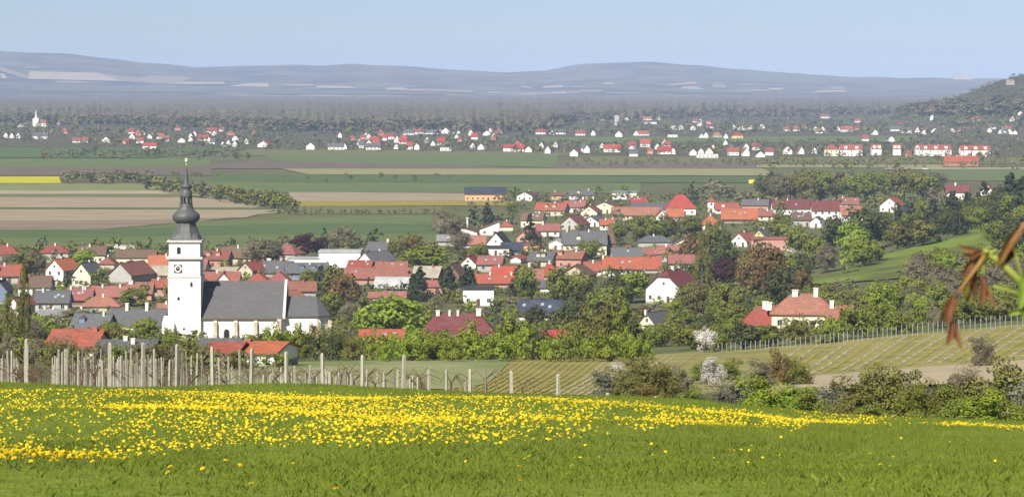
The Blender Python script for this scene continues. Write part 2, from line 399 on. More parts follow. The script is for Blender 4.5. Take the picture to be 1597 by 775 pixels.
# pale and green fields on the lower slopes of the far range
_hy = np.linspace(10850, 16500, 700)
def on_range(px, py):
    x = (px - CX) * _hy / F
    rows = HY - F * (far_h(x, _hy) - EYE) / _hy
    k = np.nonzero(rows <= py)[0]
    Y = _hy[k[0]] if len(k) else 16400.0
    X = (px - CX) * Y / F
    return np.array([X, Y, float(far_h(X, Y)) + 4.0])
h_pale = fm('range_field_pale', (0.36, 0.29, 0.185), 0.4, (6, 1, 1)); h_tan = fm('range_field_tan', (0.235, 0.185, 0.12), 0.4, (6, 1, 1)); h_green = fm('range_field_green', (0.10, 0.105, 0.055), 0.3); h_dark = fm('range_wood_dark', (0.045, 0.05, 0.035), 0.3)
HF = [((45,125),(190,128),(150,115),(45,113),'p'),((190,128),(260,133),(215,124),(150,115),'t'),((0,112),(40,124),(55,124),(0,105),'t'),((200,127),(280,133),(300,121),(235,119),'t'),((262,133),(350,132.5),(350,129.5),(285,129),'p'),((85,131),(150,132),(120,127.5),(90,128),'t'),((2,124),(12,124),(6,117),(0,116),'p'),((36,108),(62,108),(60,105.5),(40,105),'t'),
 ((355,136),(420,137.5),(418,132),(395,131),'p'),((446,136),(490,136),(488,132.5),(445,132),'t'),((492,138.5),(556,139.5),(545,136),(495,135),'p'),((560,141),(600,143),(600,140),(560,139),'g'),((602,141.5),(640,142.5),(630,138.5),(602,138.5),'p'),((638,143),(662,143),(660,140.5),(640,140.5),'p'),((662,143),(742,146.5),(735,142),(660,140),'t'),((760,147),(780,147),(778,145),(762,145),'p'),
 ((812,138),(836,141),(828,137),(814,134),'t'),((845,139),(877,138),(877,134.5),(850,136),'p'),((858,148.5),(884,148),(882,146),(860,146),'p'),((893,138),(914,138),(913,136),(893,136),'t'),((902,145),(940,145),(938,142),(905,142),'t'),((940,133.5),(958,133),(957,130.5),(944,130),'p'),((985,131),(1018,133),(1020,122),(1005,121),'g'),((1036,136),(1085,132),(1085,129),(1050,133),'p'),((1063,140),(1098,141),(1085,136.5),(1063,137),'p'),((1110,138),(1132,139),(1128,132.5),(1112,132.5),'t'),((1145,144),(1200,144.5),(1195,141.5),(1148,141.5),'t'),((1150,134),(1180,135),(1175,132.5),(1152,132.5),'t'),((1200,141.5),(1222,141.5),(1220,139),(1200,139),'p'),((1292,141),(1322,141),(1312,136.5),(1297,137),'t'),((1268,146),(1320,145),(1318,142),(1275,143),'p'),
 ((1085,126),(1290,134),(1260,117),(1120,108),'g'),((960,143),(1180,148),(1160,142),(980,139),'g'),((30,144),(330,146),(300,138),(60,136),'g'),((380,148),(700,149),(690,146),(400,144),'g')]
for q in HF:
    A, B, C_, D_ = [np.array(p, float) for p in q[:4]]
    G_ = []
    for s in np.linspace(0, 1, 5):
        l, r_ = A * (1 - s) + D_ * s, B * (1 - s) + C_ * s
        G_.append([on_range(*(l * (1 - t) + r_ * t)) for t in np.linspace(0, 1, 9)])
    G_ = np.array(G_); i, j = np.meshgrid(np.arange(4), np.arange(8), indexing='ij')
    o = link('range_field', np_mesh('range_field', G_.reshape(-1, 3), np.stack([i*9+j, i*9+j+1, (i+1)*9+j+1, (i+1)*9+j], -1).reshape(-1, 4), {'p': h_pale, 't': h_tan, 'g': h_green}[q[4]], smooth=True))
    tag(o, kind='structure'); o['label'] = {'p': 'pale bare field', 't': 'brownish field', 'g': 'dull green field'}[q[4]] + ' on the lower slope of the far range'

# ------------------------------------------------------------------ houses
WALLS = {'white': (0.80, 0.79, 0.75), 'cream': (0.76, 0.69, 0.51), 'yellow': (0.72, 0.52, 0.20), 'grey': (0.42, 0.42, 0.39), 'beige': (0.52, 0.47, 0.37), 'pink': (0.52, 0.28, 0.22), 'orange': (0.62, 0.36, 0.20),
         'dark': (0.07, 0.08, 0.10), 'blue': (0.17, 0.22, 0.30), 'stone': (0.50, 0.42, 0.30), 'brown': (0.20, 0.13, 0.09), 'brick': (0.42, 0.19, 0.13)}
ROOFS = {'red': (0.30, 0.085, 0.062), 'orange': (0.38, 0.112, 0.060), 'salmon': (0.32, 0.135, 0.098), 'maroon': (0.155, 0.045, 0.05), 'oldred': (0.24, 0.095, 0.07), 'bright': (0.36, 0.06, 0.05), 'slate': (0.115, 0.115, 0.122),
         'dark': (0.045, 0.047, 0.058), 'navy': (0.045, 0.055, 0.085), 'grey': (0.24, 0.24, 0.235), 'beige': (0.36, 0.31, 0.24), 'brown': (0.15, 0.09, 0.065), 'metal': (0.42, 0.43, 0.42), 'rose': (0.30, 0.11, 0.10)}
def wallmat(k):
    c = WALLS[k]; return mat('wall_' + k, sc(c, 0.80), sc(c, 1.0), 0.5, rough=0.9, spec=0.1, detail=6, contrast=(0.25, 0.55), rand=0.06)
def roofmat(k):
    c = ROOFS[k]
    return mat('roof_' + k, sc(c, 0.62), sc(c, 1.2), 1.1, rough=0.8, spec=0.15, detail=8, contrast=(0.3, 0.7), rand=0.10, stretch=(1.0, 1.0, 2.5), c3=(c[0]*.62+.03, c[1]*.7+.025, c[2]*.75+.02), scale3=0.3)
m_glass = mat('window_glass', (0.02, 0.024, 0.03), rough=0.15, spec=0.5)
m_frame = mat('window_frame', (0.62, 0.60, 0.55), rough=0.7)
m_fdark = mat('window_surround', (0.30, 0.26, 0.21), rough=0.8)
m_door = mat('door_wood', (0.12, 0.07, 0.04), rough=0.7)
m_chim_w = mat('chimney_plaster', (0.74, 0.72, 0.68), (0.60, 0.57, 0.52), 2.0, rough=0.9)
m_chim_b = mat('chimney_brick', (0.38, 0.16, 0.11), (0.28, 0.12, 0.09), 3.0, rough=0.9)
m_skl = mat('skylight_glass', (0.30, 0.34, 0.38), rough=.15, spec=.6)
m_gut = mat('fascia_board', (0.16, 0.11, 0.08), rough=0.8)
def window_mesh(w, h):
    b = MB()
    t = 0.09
    b.box(-w/2, w/2, -0.05, 0.02, -h/2, -h/2 + t, 1); b.box(-w/2, w/2, -0.05, 0.02, h/2 - t, h/2, 1)
    b.box(-w/2, -w/2 + t, -0.05, 0.02, -h/2 + t, h/2 - t, 1); b.box(w/2 - t, w/2, -0.05, 0.02, -h/2 + t, h/2 - t, 1)
    b.box(-0.03, 0.03, -0.045, 0.02, -h/2 + t, h/2 - t, 1)
    b.poly([(-w/2 + t, -0.015, -h/2 + t), (w/2 - t, -0.015, -h/2 + t), (w/2 - t, -0.015, h/2 - t), (-w/2 + t, -0.015, h/2 - t)], 0)
    return b.mesh('window', [m_glass, m_frame])
WIN = {}
def get_win(w, h):
    k = (round(w, 1), round(h, 1))
    if k not in WIN: WIN[k] = window_mesh(*k)
    return WIN[k]
_cb = MB(); _cb.box(-.5, .5, -.5, .5, 0, .90); _cb.box(-.6, .6, -.6, .6, .90, 1.0); 
CH_W = _cb.mesh('chimney', m_chim_w); CH_B = _cb.mesh('chimney', m_chim_b)
DOORM = MB(); DOORM.box(-.5, .5, -0.05, 0.02, 0, 2.1, 0); DOORM = DOORM.mesh('door', m_door)

def slab(b, p, th, m=0):
    """roof slab: quad p (counter-clockwise from outside) thickened downward"""
    q = [(x, y, z - th) for x, y, z in p]
    n = len(p)
    b.poly(p, m); b.poly(q[::-1], m)
    for i in range(n):
        j = (i + 1) % n
        b.poly([p[i], q[i], q[j], p[j]], m)
def build_house(root, W, D, he, hr, typ, wall, roof, chim=1, windows=True, sink=1.5, side=0, seed=0, far=False, over=0.45, chims=None, hipk=0.8):
    """front wall on local y = 0 from -W/2 to W/2, depth towards +y; he = eave height, hr = ridge height"""
    r = random.Random(seed)
    wm, rm = wallmat(wall), roofmat(roof)
    b = MB(); x0, x1, y0, y1 = -W/2, W/2, 0.0, D
    rb = MB(); o = over; th = 0.22; up = 0.03
    b.box(x0, x1, y0, y1, -sink, he)
    if typ == 'L':
        for x in (x0, x1):
            pts = [(x, y0, he - .01), (x, y1, he - .01), (x, D/2, hr)]; b.poly(pts if x > 0 else pts[::-1])
        k = (hr - he) / (D / 2); ez = he - o * k
        slab(rb, [(x0-o, y0-o, ez+up), (x1+o, y0-o, ez+up), (x1+o, D/2, hr+up), (x0-o, D/2, hr+up)], th)
        slab(rb, [(x1+o, y1+o, ez+up), (x0-o, y1+o, ez+up), (x0-o, D/2+.004, hr+up), (x1+o, D/2+.004, hr+up)], th)
        ridge = [(x, D/2, hr) for x in (x0, x1)]
    elif typ in ('G', 'J'):
        hk = 0.32 if typ == 'J' else 0.0   # J: half-hipped gable
        zc = hr - (hr - he) * hk; xc = W/2 * hk
        for y in (y0, y1):
            pts = [(x0, y, he - .01), (x1, y, he - .01), (xc, y, zc), (-xc, y, zc)] if hk else [(x0, y, he - .01), (x1, y, he - .01), (0, y, hr)]
            b.poly(pts if y == y0 else pts[::-1])
        k = (hr - he) / (W / 2); ez = he - o * k; iy = (W/2 * hk) * 1.0
        fy0 = y0 - o; fy1 = y1 + o
        if hk:
            slab(rb, [(x0-o, fy0, ez+up), (-xc, fy0, zc+up), (0, y0+iy, hr+up), (0, y1-iy, hr+up), (-xc, fy1, zc+up), (x0-o, fy1, ez+up)][::-1], th)
            slab(rb, [(x1+o, fy0, ez+up), (xc, fy0, zc+up), (0, y0+iy, hr+up), (0, y1-iy, hr+up), (xc, fy1, zc+up), (x1+o, fy1, ez+up)], th)
            slab(rb, [(-xc, fy0, zc+up), (xc, fy0, zc+up), (0, y0+iy, hr+up)], th)
            slab(rb, [(xc, fy1, zc+up), (-xc, fy1, zc+up), (0, y1-iy, hr+up)], th)
        else:
            slab(rb, [(x0-o, fy1, ez+up), (x0-o, fy0, ez+up), (-.002, fy0, hr+up), (-.002, fy1, hr+up)], th)
            slab(rb, [(x1+o, fy0, ez+up), (x1+o, fy1, ez+up), (.002, fy1, hr+up), (.002, fy0, hr+up)], th)
        ridge = [(0, y0 + iy, hr), (0, y1 - iy, hr)]
    elif typ in ('H', 'P'):
        if typ == 'P': rx0 = rx1 = 0.0
        elif W >= D: rx0, rx1 = x0 + D/2 * hipk, x1 - D/2 * hipk
        else: rx0 = rx1 = 0.0
        ez = he - 0.12
        e = [(x0-o, y0-o, ez), (x1+o, y0-o, ez), (x1+o, y1+o, ez), (x0-o, y1+o, ez)]
        if rx1 - rx0 < 0.3:
            if D > W * 1.15 and typ == 'H':
                a, c = (0, W/2*hipk, hr), (0, D - W/2*hipk, hr)
                rb.poly([e[0], e[1], a]); rb.poly([e[1], e[2], c, a]); rb.poly([e[2], e[3], c]); rb.poly([e[3], e[0], a, c]); ridge = [a, c]
            else:
                a = (0, D/2, hr)
                for i in range(4): rb.poly([e[i], e[(i+1) % 4], a])
                ridge = [a, a]
        else:
            a, c = (rx0, D/2, hr), (rx1, D/2, hr)
            rb.poly([e[0], e[1], c, a]); rb.poly([e[1], e[2], c]); rb.poly([e[2], e[3], a, c]); rb.poly([e[3], e[0], a]); ridge = [a, c]
        rb.poly(e[::-1])
        for i in range(4):
            p, q = e[i], e[(i+1) % 4]; rb.poly([(p[0], p[1], p[2]-.15), (q[0], q[1], q[2]-.15), q, p])
        rb.poly([(p[0], p[1], p[2]-.15) for p in e][::-1])
    elif typ == 'F':
        rb.box(x0-.25, x1+.25, y0-.25, y1+.25, he+.002, he + max(0.3, hr - he)); ridge = [(x0+1, D/2, he), (x1-1, D/2, he)]
    elif typ == 'M':   # single pitch rising to the right
        b.poly([(x0, y0, he-.01), (x1, y0, he-.01), (x1, y0, hr)]); b.poly([(x1, y1, he-.01), (x0, y1, he-.01), (x1, y1, hr)])
        b.poly([(x1, y0, he-.01), (x1, y1, he-.01), (x1, y1, hr), (x1, y0, hr)])
        slab(rb, [(x0-o, y0-o, he-.05), (x1+.1, y0-o, hr+.1), (x1+.1, y1+o, hr+.1), (x0-o, y1+o, he-.05)], th); ridge = [(x0+1, D/2, he), (x1-1, D/2, hr-.3)]
    link('wall', b.mesh('wall', wm), root)
    ro = link('roof', rb.mesh('roof', rm), root)
    if not far and typ in ('L', 'G', 'J') and hr - he > 1.6:
        rc_ = MB()
        if typ == 'L': rc_.box(x0 - o, x1 + o, D/2 - .14, D/2 + .14, hr - .02, hr + .12)
        else: rc_.box(-.14, .14, ridge[0][1] - (o if typ == 'G' else 0), ridge[1][1] + (o if typ == 'G' else 0), hr - .02, hr + .12)
        rc_.build('ridge_tiles', mat('ridge_' + roof, sc(ROOFS[roof], .8), sc(ROOFS[roof], 1.25), 2.0, rough=.85), ro)
        if typ == 'L':
            k = (hr - he) / (D / 2)
            gt = MB(); gt.box(x0 - o, x1 + o, -o - .12, -o - .01, he - o * k - .22, he - o * k - .06); gt.build('gutter', m_gut, ro)
            pick = r.random()
            if pick < .4 and W > 7:
                for q in range(r.choice((1, 2, 2, 3))):
                    xs = r.uniform(x0 + 1.2, x1 - 1.2); yq = D/2 * r.uniform(.3, .6); zq_ = he + yq * k + .06
                    sk_ = MB(); sk_.poly([(xs - .4, yq, zq_), (xs + .4, yq, zq_), (xs + .4, yq + .8, zq_ + .8 * k), (xs - .4, yq + .8, zq_ + .8 * k)]); sk_.build('skylight', m_skl, ro)
            elif pick < .62 and W > 8:
                for q in range(r.choice((1, 1, 2))):
                    xs = x0 + W * (q + 1) / 3 + r.uniform(-.6, .6); y0_d = D * .16; zb = he + y0_d * k
                    dm = MB(); dm.box(xs - .75, xs + .75, y0_d, y0_d + 1.6 / max(k, .5), zb - .1, zb + 1.25); dmo = dm.build('dormer', wm, ro)
                    dr = MB(); dr.solid([(xs - .95, y0_d - .2, zb + 1.2), (xs + .95, y0_d - .2, zb + 1.2), (xs, y0_d - .2, zb + 1.85), (xs - .95, D*.5, zb + 1.2), (xs + .95, D*.5, zb + 1.2), (xs, D*.5, zb + 1.85)], [(0, 1, 2), (5, 4, 3), (0, 2, 5, 3), (2, 1, 4, 5), (1, 0, 3, 4)]); dr.build('dormer_roof', rm, ro)
    if not far and typ != 'F':
        pl = MB(); pl.box(x0 - .04, x1 + .04, -.04, D + .04, -sink, .45); pl.build('plinth', mat('plinth_stone', (0.28, 0.26, 0.23), (0.36, 0.34, 0.30), 2.0, rough=.95), root)
    cl = chims if chims is not None else [(r.uniform(0.2, 0.8), r.choice((0, 0, 1))) for _ in range(chim)]
    for c in cl:
        t, br = c[0], c[1]; w = (c[2] if len(c) > 2 else 0.62) * 0.8; h = (c[3] if len(c) > 3 else 1.2) * 0.55; off = c[4] if len(c) > 4 else -0.5
        p = [ridge[0][i] * (1 - t) + ridge[1][i] * t for i in range(3)]
        lo = 0.6
        link('chimney', CH_B if br else CH_W, ro, (p[0], p[1] + off, p[2] - lo), None, (w, w, h + lo))
    if windows:
        st = max(1, int((he + (0.35 * (hr - he) if typ in ('G', 'J') else 0)) // 2.75))
        ww, wh = (1.1, 1.3) if not far else (1.3, 1.4)
        n = max(1, int(W / (2.9 if not far else 3.4)))
        for s in range(st):
            z = 1.6 + s * 2.8
            if z + 0.7 > he + (0.2 if typ in ('G', 'J') else -0.15): break
            for i in range(n):
                x = x0 + W * (i + 0.5) / n
                if s == 0 and i == n // 2 and not far:
                    link('door', DOORM, root, (x, -0.01, 0.0)); continue
                link('window', get_win(ww, wh), root, (x, -0.01, z))
        if typ in ('G', 'J') and hr - he > 2.0 and W > 5:
            link('window', get_win(0.9, 1.0), root, (0, -0.01, he + (hr - he) * 0.28))
        if side and not far:
            m_ = max(1, int(D / 3.2))
            for s in range(max(1, int(he // 2.75))):
                z = 1.6 + s * 2.8
                if z + 0.7 > he - 0.1: break
                for i in range(m_):
                    link('window', get_win(ww, wh), root, (side * (W/2 + 0.01), D * (i + 0.5) / m_, z), (0, 0, R(90) * side))
    return ro

HOUSES = []   # for tree placing: (x0, x1, yr, yb, Y, short name)
def house(x0, x1, yr, ye, yb, typ, wall, roof, label, yaw=0, D=None, short=None, chim=1, chims=None, cat='house', name='house', windows=True, hipk=0.8, over=0.45):
    g = ground((x0 + x1) / 2, yb); Y = g[1]; s = Y / F
    a = R(yaw)
    W = (x1 - x0) * s / math.cos(a)
    if D is None: D = {'L': 8.0, 'H': 9.0, 'G': 11.0, 'J': 10.0, 'P': W, 'F': 9.0, 'M': 8.0}[typ]
    gz = g[2]
    he = EYE - (ye - HY) * s - gz
    rd = {'L': D/2, 'H': D/2, 'P': D/2, 'G': 0, 'J': 3, 'F': 0, 'M': 0}[typ]
    hr = EYE - (yr - HY) * (Y + rd) / F - gz
    he = max(he, 1.8); hr = max(hr, he + (0.25 if typ == 'F' else 0.8))
    root = empty(name, (float(g[0]), float(Y), float(gz)), a)
    tag(root, label, cat)
    build_house(root, W, D, he, hr, typ, wall, roof, chim=chim, chims=chims, side=(1 if yaw < 0 else -1 if yaw > 0 else 0), seed=int(x0 * 7 + yr), windows=windows, hipk=hipk, over=over)
    ext = D * abs(math.sin(a)) / s
    HOUSES.append((x0 - (ext if yaw > 0 else 0), x1 + (ext if yaw < 0 else 0), yr, yb, Y, short or label, (float(g[0]), float(Y) + D/2, max(W, D) * 0.75)))
    return root

H = house
# left of the church
H(70, 100, 404, 420, 447, 'G', 'white', 'orange', 'white two-storey gabled house with red roof behind dark shrubs at far left', -28, D=9, short='white gabled house at far left')
H(111, 142, 410, 428, 448, 'G', 'cream', 'slate', 'cream gabled house with grey roof beside the white two-storey house', -22, D=9, short='cream gabled house')
H(168, 206, 410, 428, 441, 'G', 'grey', 'oldred', 'big grey gabled barn with old red roof left of the tower', -24, D=15, short='big grey barn', chims=[(0.3, 0)], windows=False)
H(154, 178, 400, 411, 420, 'H', 'beige', 'oldred', 'small house with brownish hipped roof behind the grey barn', short='small brown-roofed house')
H(231, 266, 398, 413, 424, 'L', 'beige', 'orange', 'house with bright orange roof just left of the belfry', chims=[(0.75, 0)], short='orange-roofed house by the belfry')
H(210, 266, 414, 428, 437, 'L', 'white', 'beige', 'long white-walled house with beige roof below the orange roof', short='beige-roofed house', chims=[(0.15, 0)])
H(104, 142, 449, 466, 478, 'L', 'brown', 'rose', 'terrace house with dull rose roof at the left end of the red row', short='rose-roofed terrace house', chims=[(0.1, 0), (0.6, 0), (0.7, 0)])
H(141, 196, 446, 461, 474, 'L', 'brown', 'rose', 'terrace house with long rose roof in the middle of the red row', short='long rose-roofed house', chims=[(0.3, 0), (0.8, 0)])
H(196, 236, 440, 456, 470, 'L', 'pink', 'salmon', 'terrace house with salmon roof and white dormer', short='salmon-roofed terrace house', chims=[(0.15, 0, 1.6, 1.0)])
H(236, 266, 435, 447, 462, 'L', 'pink', 'red', 'red-roofed terrace house against the tower', short='red-roofed house by the tower')
H(54, 106, 453, 470, 487, 'L', 'grey', 'slate', 'grey house with dark slate roof below the red terrace', short='slate-roofed house', chims=[(0.2, 0)])
H(126, 186, 461, 477, 487, 'H', 'beige', 'salmon', 'low house with salmon hipped roof below the red terrace', short='salmon hipped house', chims=[(0.6, 0)])
H(60, 140, 481, 491, 502, 'L', 'grey', 'grey', 'long low house with grey roof and several white chimneys', short='long grey-roofed house', chims=[(0.08, 0), (0.25, 0), (0.5, 0), (0.8, 0)])
H(166, 254, 481, 505, 517, 'L', 'white', 'slate', 'slate-roofed house with two tall white chimneys near the tower', -8, chims=[(0.3, 0, 1.0, 2.6), (0.66, 0, 1.0, 3.0)], short='slate house with two chimneys')
H(108, 166, 489, 511, 524, 'L', 'blue', 'slate', 'slate-roofed house showing a blue-grey gable end', -14, short='house with blue-grey gable', chims=[(0.8, 0)])
H(72, 147, 514, 543, 560, 'L', 'cream', 'red', 'cream house with broad red roof behind the vineyard posts', -6, D=9, short='cream house behind the posts', chims=[(0.88, 1, 0.7, 0.9)])
H(152, 236, 534, 554, 568, 'L', 'brown', 'slate', 'low house with grey slate roof behind the vineyard posts', chims=[(0.45, 0, .6, .8), (0.62, 0, 0.6, 0.6, -2.0)], short='low slate house behind the posts')
H(-14, 10, 438, 452, 474, 'G', 'blue', 'slate', 'blue-grey gabled house cut by the left edge', short='blue-grey house at the edge', windows=False)
H(11, 30, 464, 476, 494, 'G', 'white', 'salmon', 'narrow white gabled house between the poplars', -15, short='narrow white house')
H(245, 268, 473, 484, 494, 'L', 'pink', 'salmon', 'small salmon-roofed house touching the tower foot', short='small salmon-roofed house')
H(318, 372, 416, 424, 430, 'L', 'beige', 'beige', 'long beige-roofed barn right of the belfry', short='long beige barn', chim=0)
H(371, 394, 409, 420, 433, 'G', 'beige', 'red', 'beige gabled house with red roof above the nave', -30, D=10, short='beige gabled house')
H(398, 452, 407, 424, 432, 'L', 'grey', 'slate', 'grey slate-roofed house above the nave', -12, short='slate house above the nave')
H(318, 372, 424, 437, 446, 'L', 'pink', 'salmon', 'salmon-roofed house peeping over the nave beside the tower', short='salmon house by the nave')
H(338, 358, 425, 436, 446, 'G', 'white', 'red', 'small white gable peeping over the nave roof', short='small white gable', D=6)
H(386, 416, 425, 437, 446, 'H', 'cream', 'red', 'red hipped roof peeping over the nave, left of its pair', short='left red hipped roof')
H(418, 450, 423, 438, 446, 'H', 'cream', 'rose', 'rose hipped roof peeping over the nave, right of its pair', short='right rose hipped roof')
H(447, 512, 410, 424, 436, 'L', 'blue', 'slate', 'house with blue-grey roof right of the nave gable', 6, short='blue-grey roofed house')
H(497, 562, 391.5, 394, 420, 'F', 'white', 'metal', 'long flat-roofed white hall in the middle of town', D=12, short='white hall', windows=False, chims=[(0.7, 0)])
H(450, 497, 402, 404, 420, 'F', 'white', 'metal', 'low white annex left of the white hall', D=8, short='white annex', windows=False, chim=0)
H(557, 581, 393, 406, 421, 'G', 'white', 'slate', 'white gabled end of the hall with grey roof', -40, D=12, short='gabled end of the hall', windows=False)
H(570, 602, 377, 392, 402, 'L', 'grey', 'slate', 'grey-roofed house with white chimney behind the hall', -18, short='grey-roofed house behind the hall', chims=[(0.95, 0, 0.9, 2.2)])
H(541, 577, 406, 418, 428, 'L', 'pink', 'red', 'short red-roofed house before the white hall', -10, short='short red-roofed house')
H(586, 634, 408, 419, 428, 'L', 'pink', 'salmon', 'salmon-roofed barn right of the white hall', short='salmon barn')
H(528, 640, 418, 433, 444, 'L', 'pink', 'salmon', 'long salmon-roofed building below the white hall', short='long salmon-roofed building', D=10)
H(583, 634, 432, 448, 457, 'L', 'blue', 'metal', 'shed with pale metal roof between dark conifers', -10, short='pale metal shed', chim=0, windows=False)
H(642, 682, 415, 431, 442, 'L', 'brown', 'beige', 'house with weathered beige roof right of the metal shed', -16, short='beige-roofed house right of the shed')
H(655, 690, 437, 446, 460, 'L', 'pink', 'rose', 'small rose-roofed house between two tall conifers', short='small rose house')
H(575, 632, 455, 463, 474, 'L', 'beige', 'salmon', 'low salmon-roofed barn behind the big lime tree', short='low salmon barn')
H(690, 716, 411, 428, 440, 'G', 'brown', 'brown', 'brown gabled barn beside the white gable', -15, short='brown gabled barn', windows=False, D=9)
H(717, 742, 399, 411, 420, 'G', 'white', 'red', 'white gabled house with red roof right of the great lime', -10, short='white gable right of the great lime', D=12)
H(697, 744, 354, 361.5, 370, 'G', 'white', 'brown', 'wide white factory gable with slim white stacks', 0, D=22, short='white factory gable', windows=False, chims=[(0.05, 0, 0.9, 2.0)])
H(682, 732, 366, 375, 384, 'L', 'grey', 'grey', 'grey-roofed shed before the white factory', short='grey factory shed', chim=0)
H(720, 757, 367, 380, 387, 'L', 'cream', 'salmon', 'salmon-roofed wing before the white factory', short='salmon factory wing', chim=0)
H(748, 779, 345, 357, 368, 'M', 'white', 'brown', 'white house with one slope rising to the right', 0, short='white one-slope house', chims=[(0.0, 1, 0.9, 2.6)])
H(780, 800, 345, 353, 361, 'H', 'cream', 'red', 'small cream house with red hipped roof', short='small cream hipped house')
H(756, 790, 362.5, 382, 390, 'G', 'white', 'dark', 'steep white gable with dark roof edge', -16, D=9, short='steep white gable', chim=0)
H(752, 794, 384, 388, 399, 'F', 'white', 'dark', 'low white garage under the steep gable', short='low white garage', D=6, chim=0)
H(782, 815, 378, 388, 397, 'L', 'dark', 'navy', 'dark navy shed right of the steep gable', short='dark navy shed', chim=0, windows=False)
H(817, 848, 381, 383, 393, 'F', 'orange', 'oldred', 'flat orange-cream house in the middle of town', short='flat orange house')
H(796, 812, 399, 404, 411, 'G', 'white', 'red', 'tiny white gable among trees', -20, short='tiny white gable', D=8)
H(765, 812, 415, 427, 437, 'L', 'grey', 'bright', 'bright red roof with small grey gable', -14, short='bright red roof', chims=[(0.2, 0)])
H(742, 816, 427, 441, 449, 'L', 'pink', 'orange', 'long orange-roofed building behind the white house', 0, short='long orange-roofed building', chims=[(0.3, 0), (0.75, 0)])
H(722, 770, 449, 452, 477, 'F', 'white', 'dark', 'white house with flat overhanging roof', 0, D=9, short='white flat-roofed house', chim=0)
H(806, 876, 467, 490, 502, 'L', 'white', 'navy', 'house with dark navy roof among trees', -14, D=9, short='navy-roofed house', chim=0)
H(655, 772, 488, 521, 537, 'H', 'cream', 'maroon', 'large house with maroon hipped roof behind the lime row', 0, D=9, short='large maroon-roofed house', chims=[(0.02, 0, 1.0, 1.2), (0.3, 0), (0.5, 0), (1.0, 0, 1.3, 1.9)], hipk=0.8)
H(848, 887, 514, 527, 538, 'L', 'white', 'bright', 'small bright red roof behind the vineyard trees', 0, D=5, short='small bright red roof', chim=0)
H(562, 628, 514, 530, 546, 'L', 'white', 'orange', 'low orange-roofed house behind the lime bushes', 0, short='low orange-roofed house')
H(366, 430, 533, 554, 572, 'L', 'white', 'orange', 'orange-roofed house below the church windows', -14, D=8, short='orange house below the church', chims=[(0.1, 1, .5, .5)])
H(322, 368, 541, 559, 572, 'L', 'brown', 'red', 'smaller red-roofed shed below the church', -10, D=6, short='red shed below the church', chim=0)
H(314, 372, 527, 542, 556, 'L', 'grey', 'slate', 'low slate roof at the foot of the nave', 0, D=5, short='low slate roof', chim=0, windows=False)
# middle and right of the town
H(874, 918, 414, 428, 437, 'G', 'stone', 'brown', 'stone house with brown roof in the middle of town', -18, D=9, short='stone house')
H(838, 876, 409, 430, 441, 'H', 'pink', 'bright', 'bright red hipped roof beside the stone house', 0, D=9, short='red hipped roof by the stone house')
H(842, 868, 437, 447, 457, 'L', 'white', 'slate', 'slate-roofed cottage below the red hipped roof', short='slate cottage')
H(878, 946, 360, 380, 399, 'L', 'cream', 'slate', 'tall cream house with dark roof and skylights', 0, D=13, short='tall cream house', chims=[(0.1, 0), (0.6, 0)])
H(946, 959, 346, 379, 397, 'P', 'brown', 'brown', 'dark brown steeple-like pointed roof', 0, short='pointed brown steeple', cat='tower', name='steeple', chim=0, windows=False)
H(856, 877, 373, 378, 391, 'G', 'white', 'metal', 'small white greenhouse-like gable beside the cream house', -10, short='small white greenhouse', D=8, chim=0)
H(873, 903, 337, 350, 359, 'G', 'grey', 'oldred', 'pale grey gable with old red roof', -22, D=14, short='pale grey gable', chim=0)
H(908, 934, 337, 346, 354, 'G', 'white', 'slate', 'white gable with slate roof behind the steeple', -24, D=10, short='white gable with slate roof')
H(836, 872, 349, 359, 370, 'L', 'white', 'salmon', 'white house with salmon roof left of the cream house', short='white house with salmon roof', chims=[(0.3, 0, 0.8, 2.2)])
H(936, 958, 342, 350, 360, 'L', 'white', 'orange', 'small orange-roofed house behind the steeple', short='small orange-roofed house')
H(955, 1032, 323, 335, 344, 'L', 'cream', 'salmon', 'long barn with salmon roof and cream wall', 0, D=10, short='long salmon barn')
H(1023, 1040, 328, 337, 346, 'G', 'white', 'red', 'white gable at the right end of the long barn', 0, D=10, short='white gable of the long barn', chim=0)
H(1041, 1066, 325, 337, 346, 'L', 'white', 'orange', 'orange-roofed house right of the long barn', 0, short='orange house right of the barn')
H(1040, 1085, 304, 325, 336, 'H', 'white', 'bright', 'large bright red pyramid-like hipped roof', 0, D=13, short='large bright red hipped roof', chim=0)
H(985, 1008, 308, 315, 322, 'L', 'white', 'bright', 'small red roof among the bare trees', short='small red roof')
H(986, 1040, 316, 325, 332, 'L', 'grey', 'slate', 'slate-roofed barn behind the long salmon barn', short='slate barn')
H(1126, 1181, 325, 341, 348, 'L', 'brown', 'orange', 'big orange-roofed barn right of the slim turret', -4, D=12, short='big orange barn', chim=0, windows=False)
H(1116, 1152, 316, 326, 334, 'L', 'white', 'red', 'red-roofed house behind the big orange barn', short='red house behind the orange barn')
H(1104, 1115, 308, 314, 332, 'P', 'white', 'red', 'slim white turret with a red cap', short='white turret', cat='tower', name='turret', chim=0)
H(1094, 1124, 335, 350, 362, 'H', 'white', 'orange', 'white house with orange hipped roof below the turret', short='house below the turret', chims=[(0.4, 0)])
H(1182, 1206, 328, 336, 345, 'L', 'cream', 'rose', 'rose-roofed house right of the big orange barn', short='rose-roofed house')
H(1206, 1266, 311, 324, 336, 'L', 'white', 'maroon', 'long maroon-roofed house with white dormers', 4, short='long maroon-roofed house', chims=[(0.1, 0), (0.4, 0)])
H(1267, 1309, 313, 327, 347, 'L', 'white', 'maroon', 'three-storey white house with maroon roof and a row of windows', 0, D=9, short='three-storey white house', chims=[(0.2, 1)])
H(1264, 1281, 338, 345, 356, 'G', 'white', 'slate', 'small white gable below the three-storey house', -20, D=6, short='small white gable below')
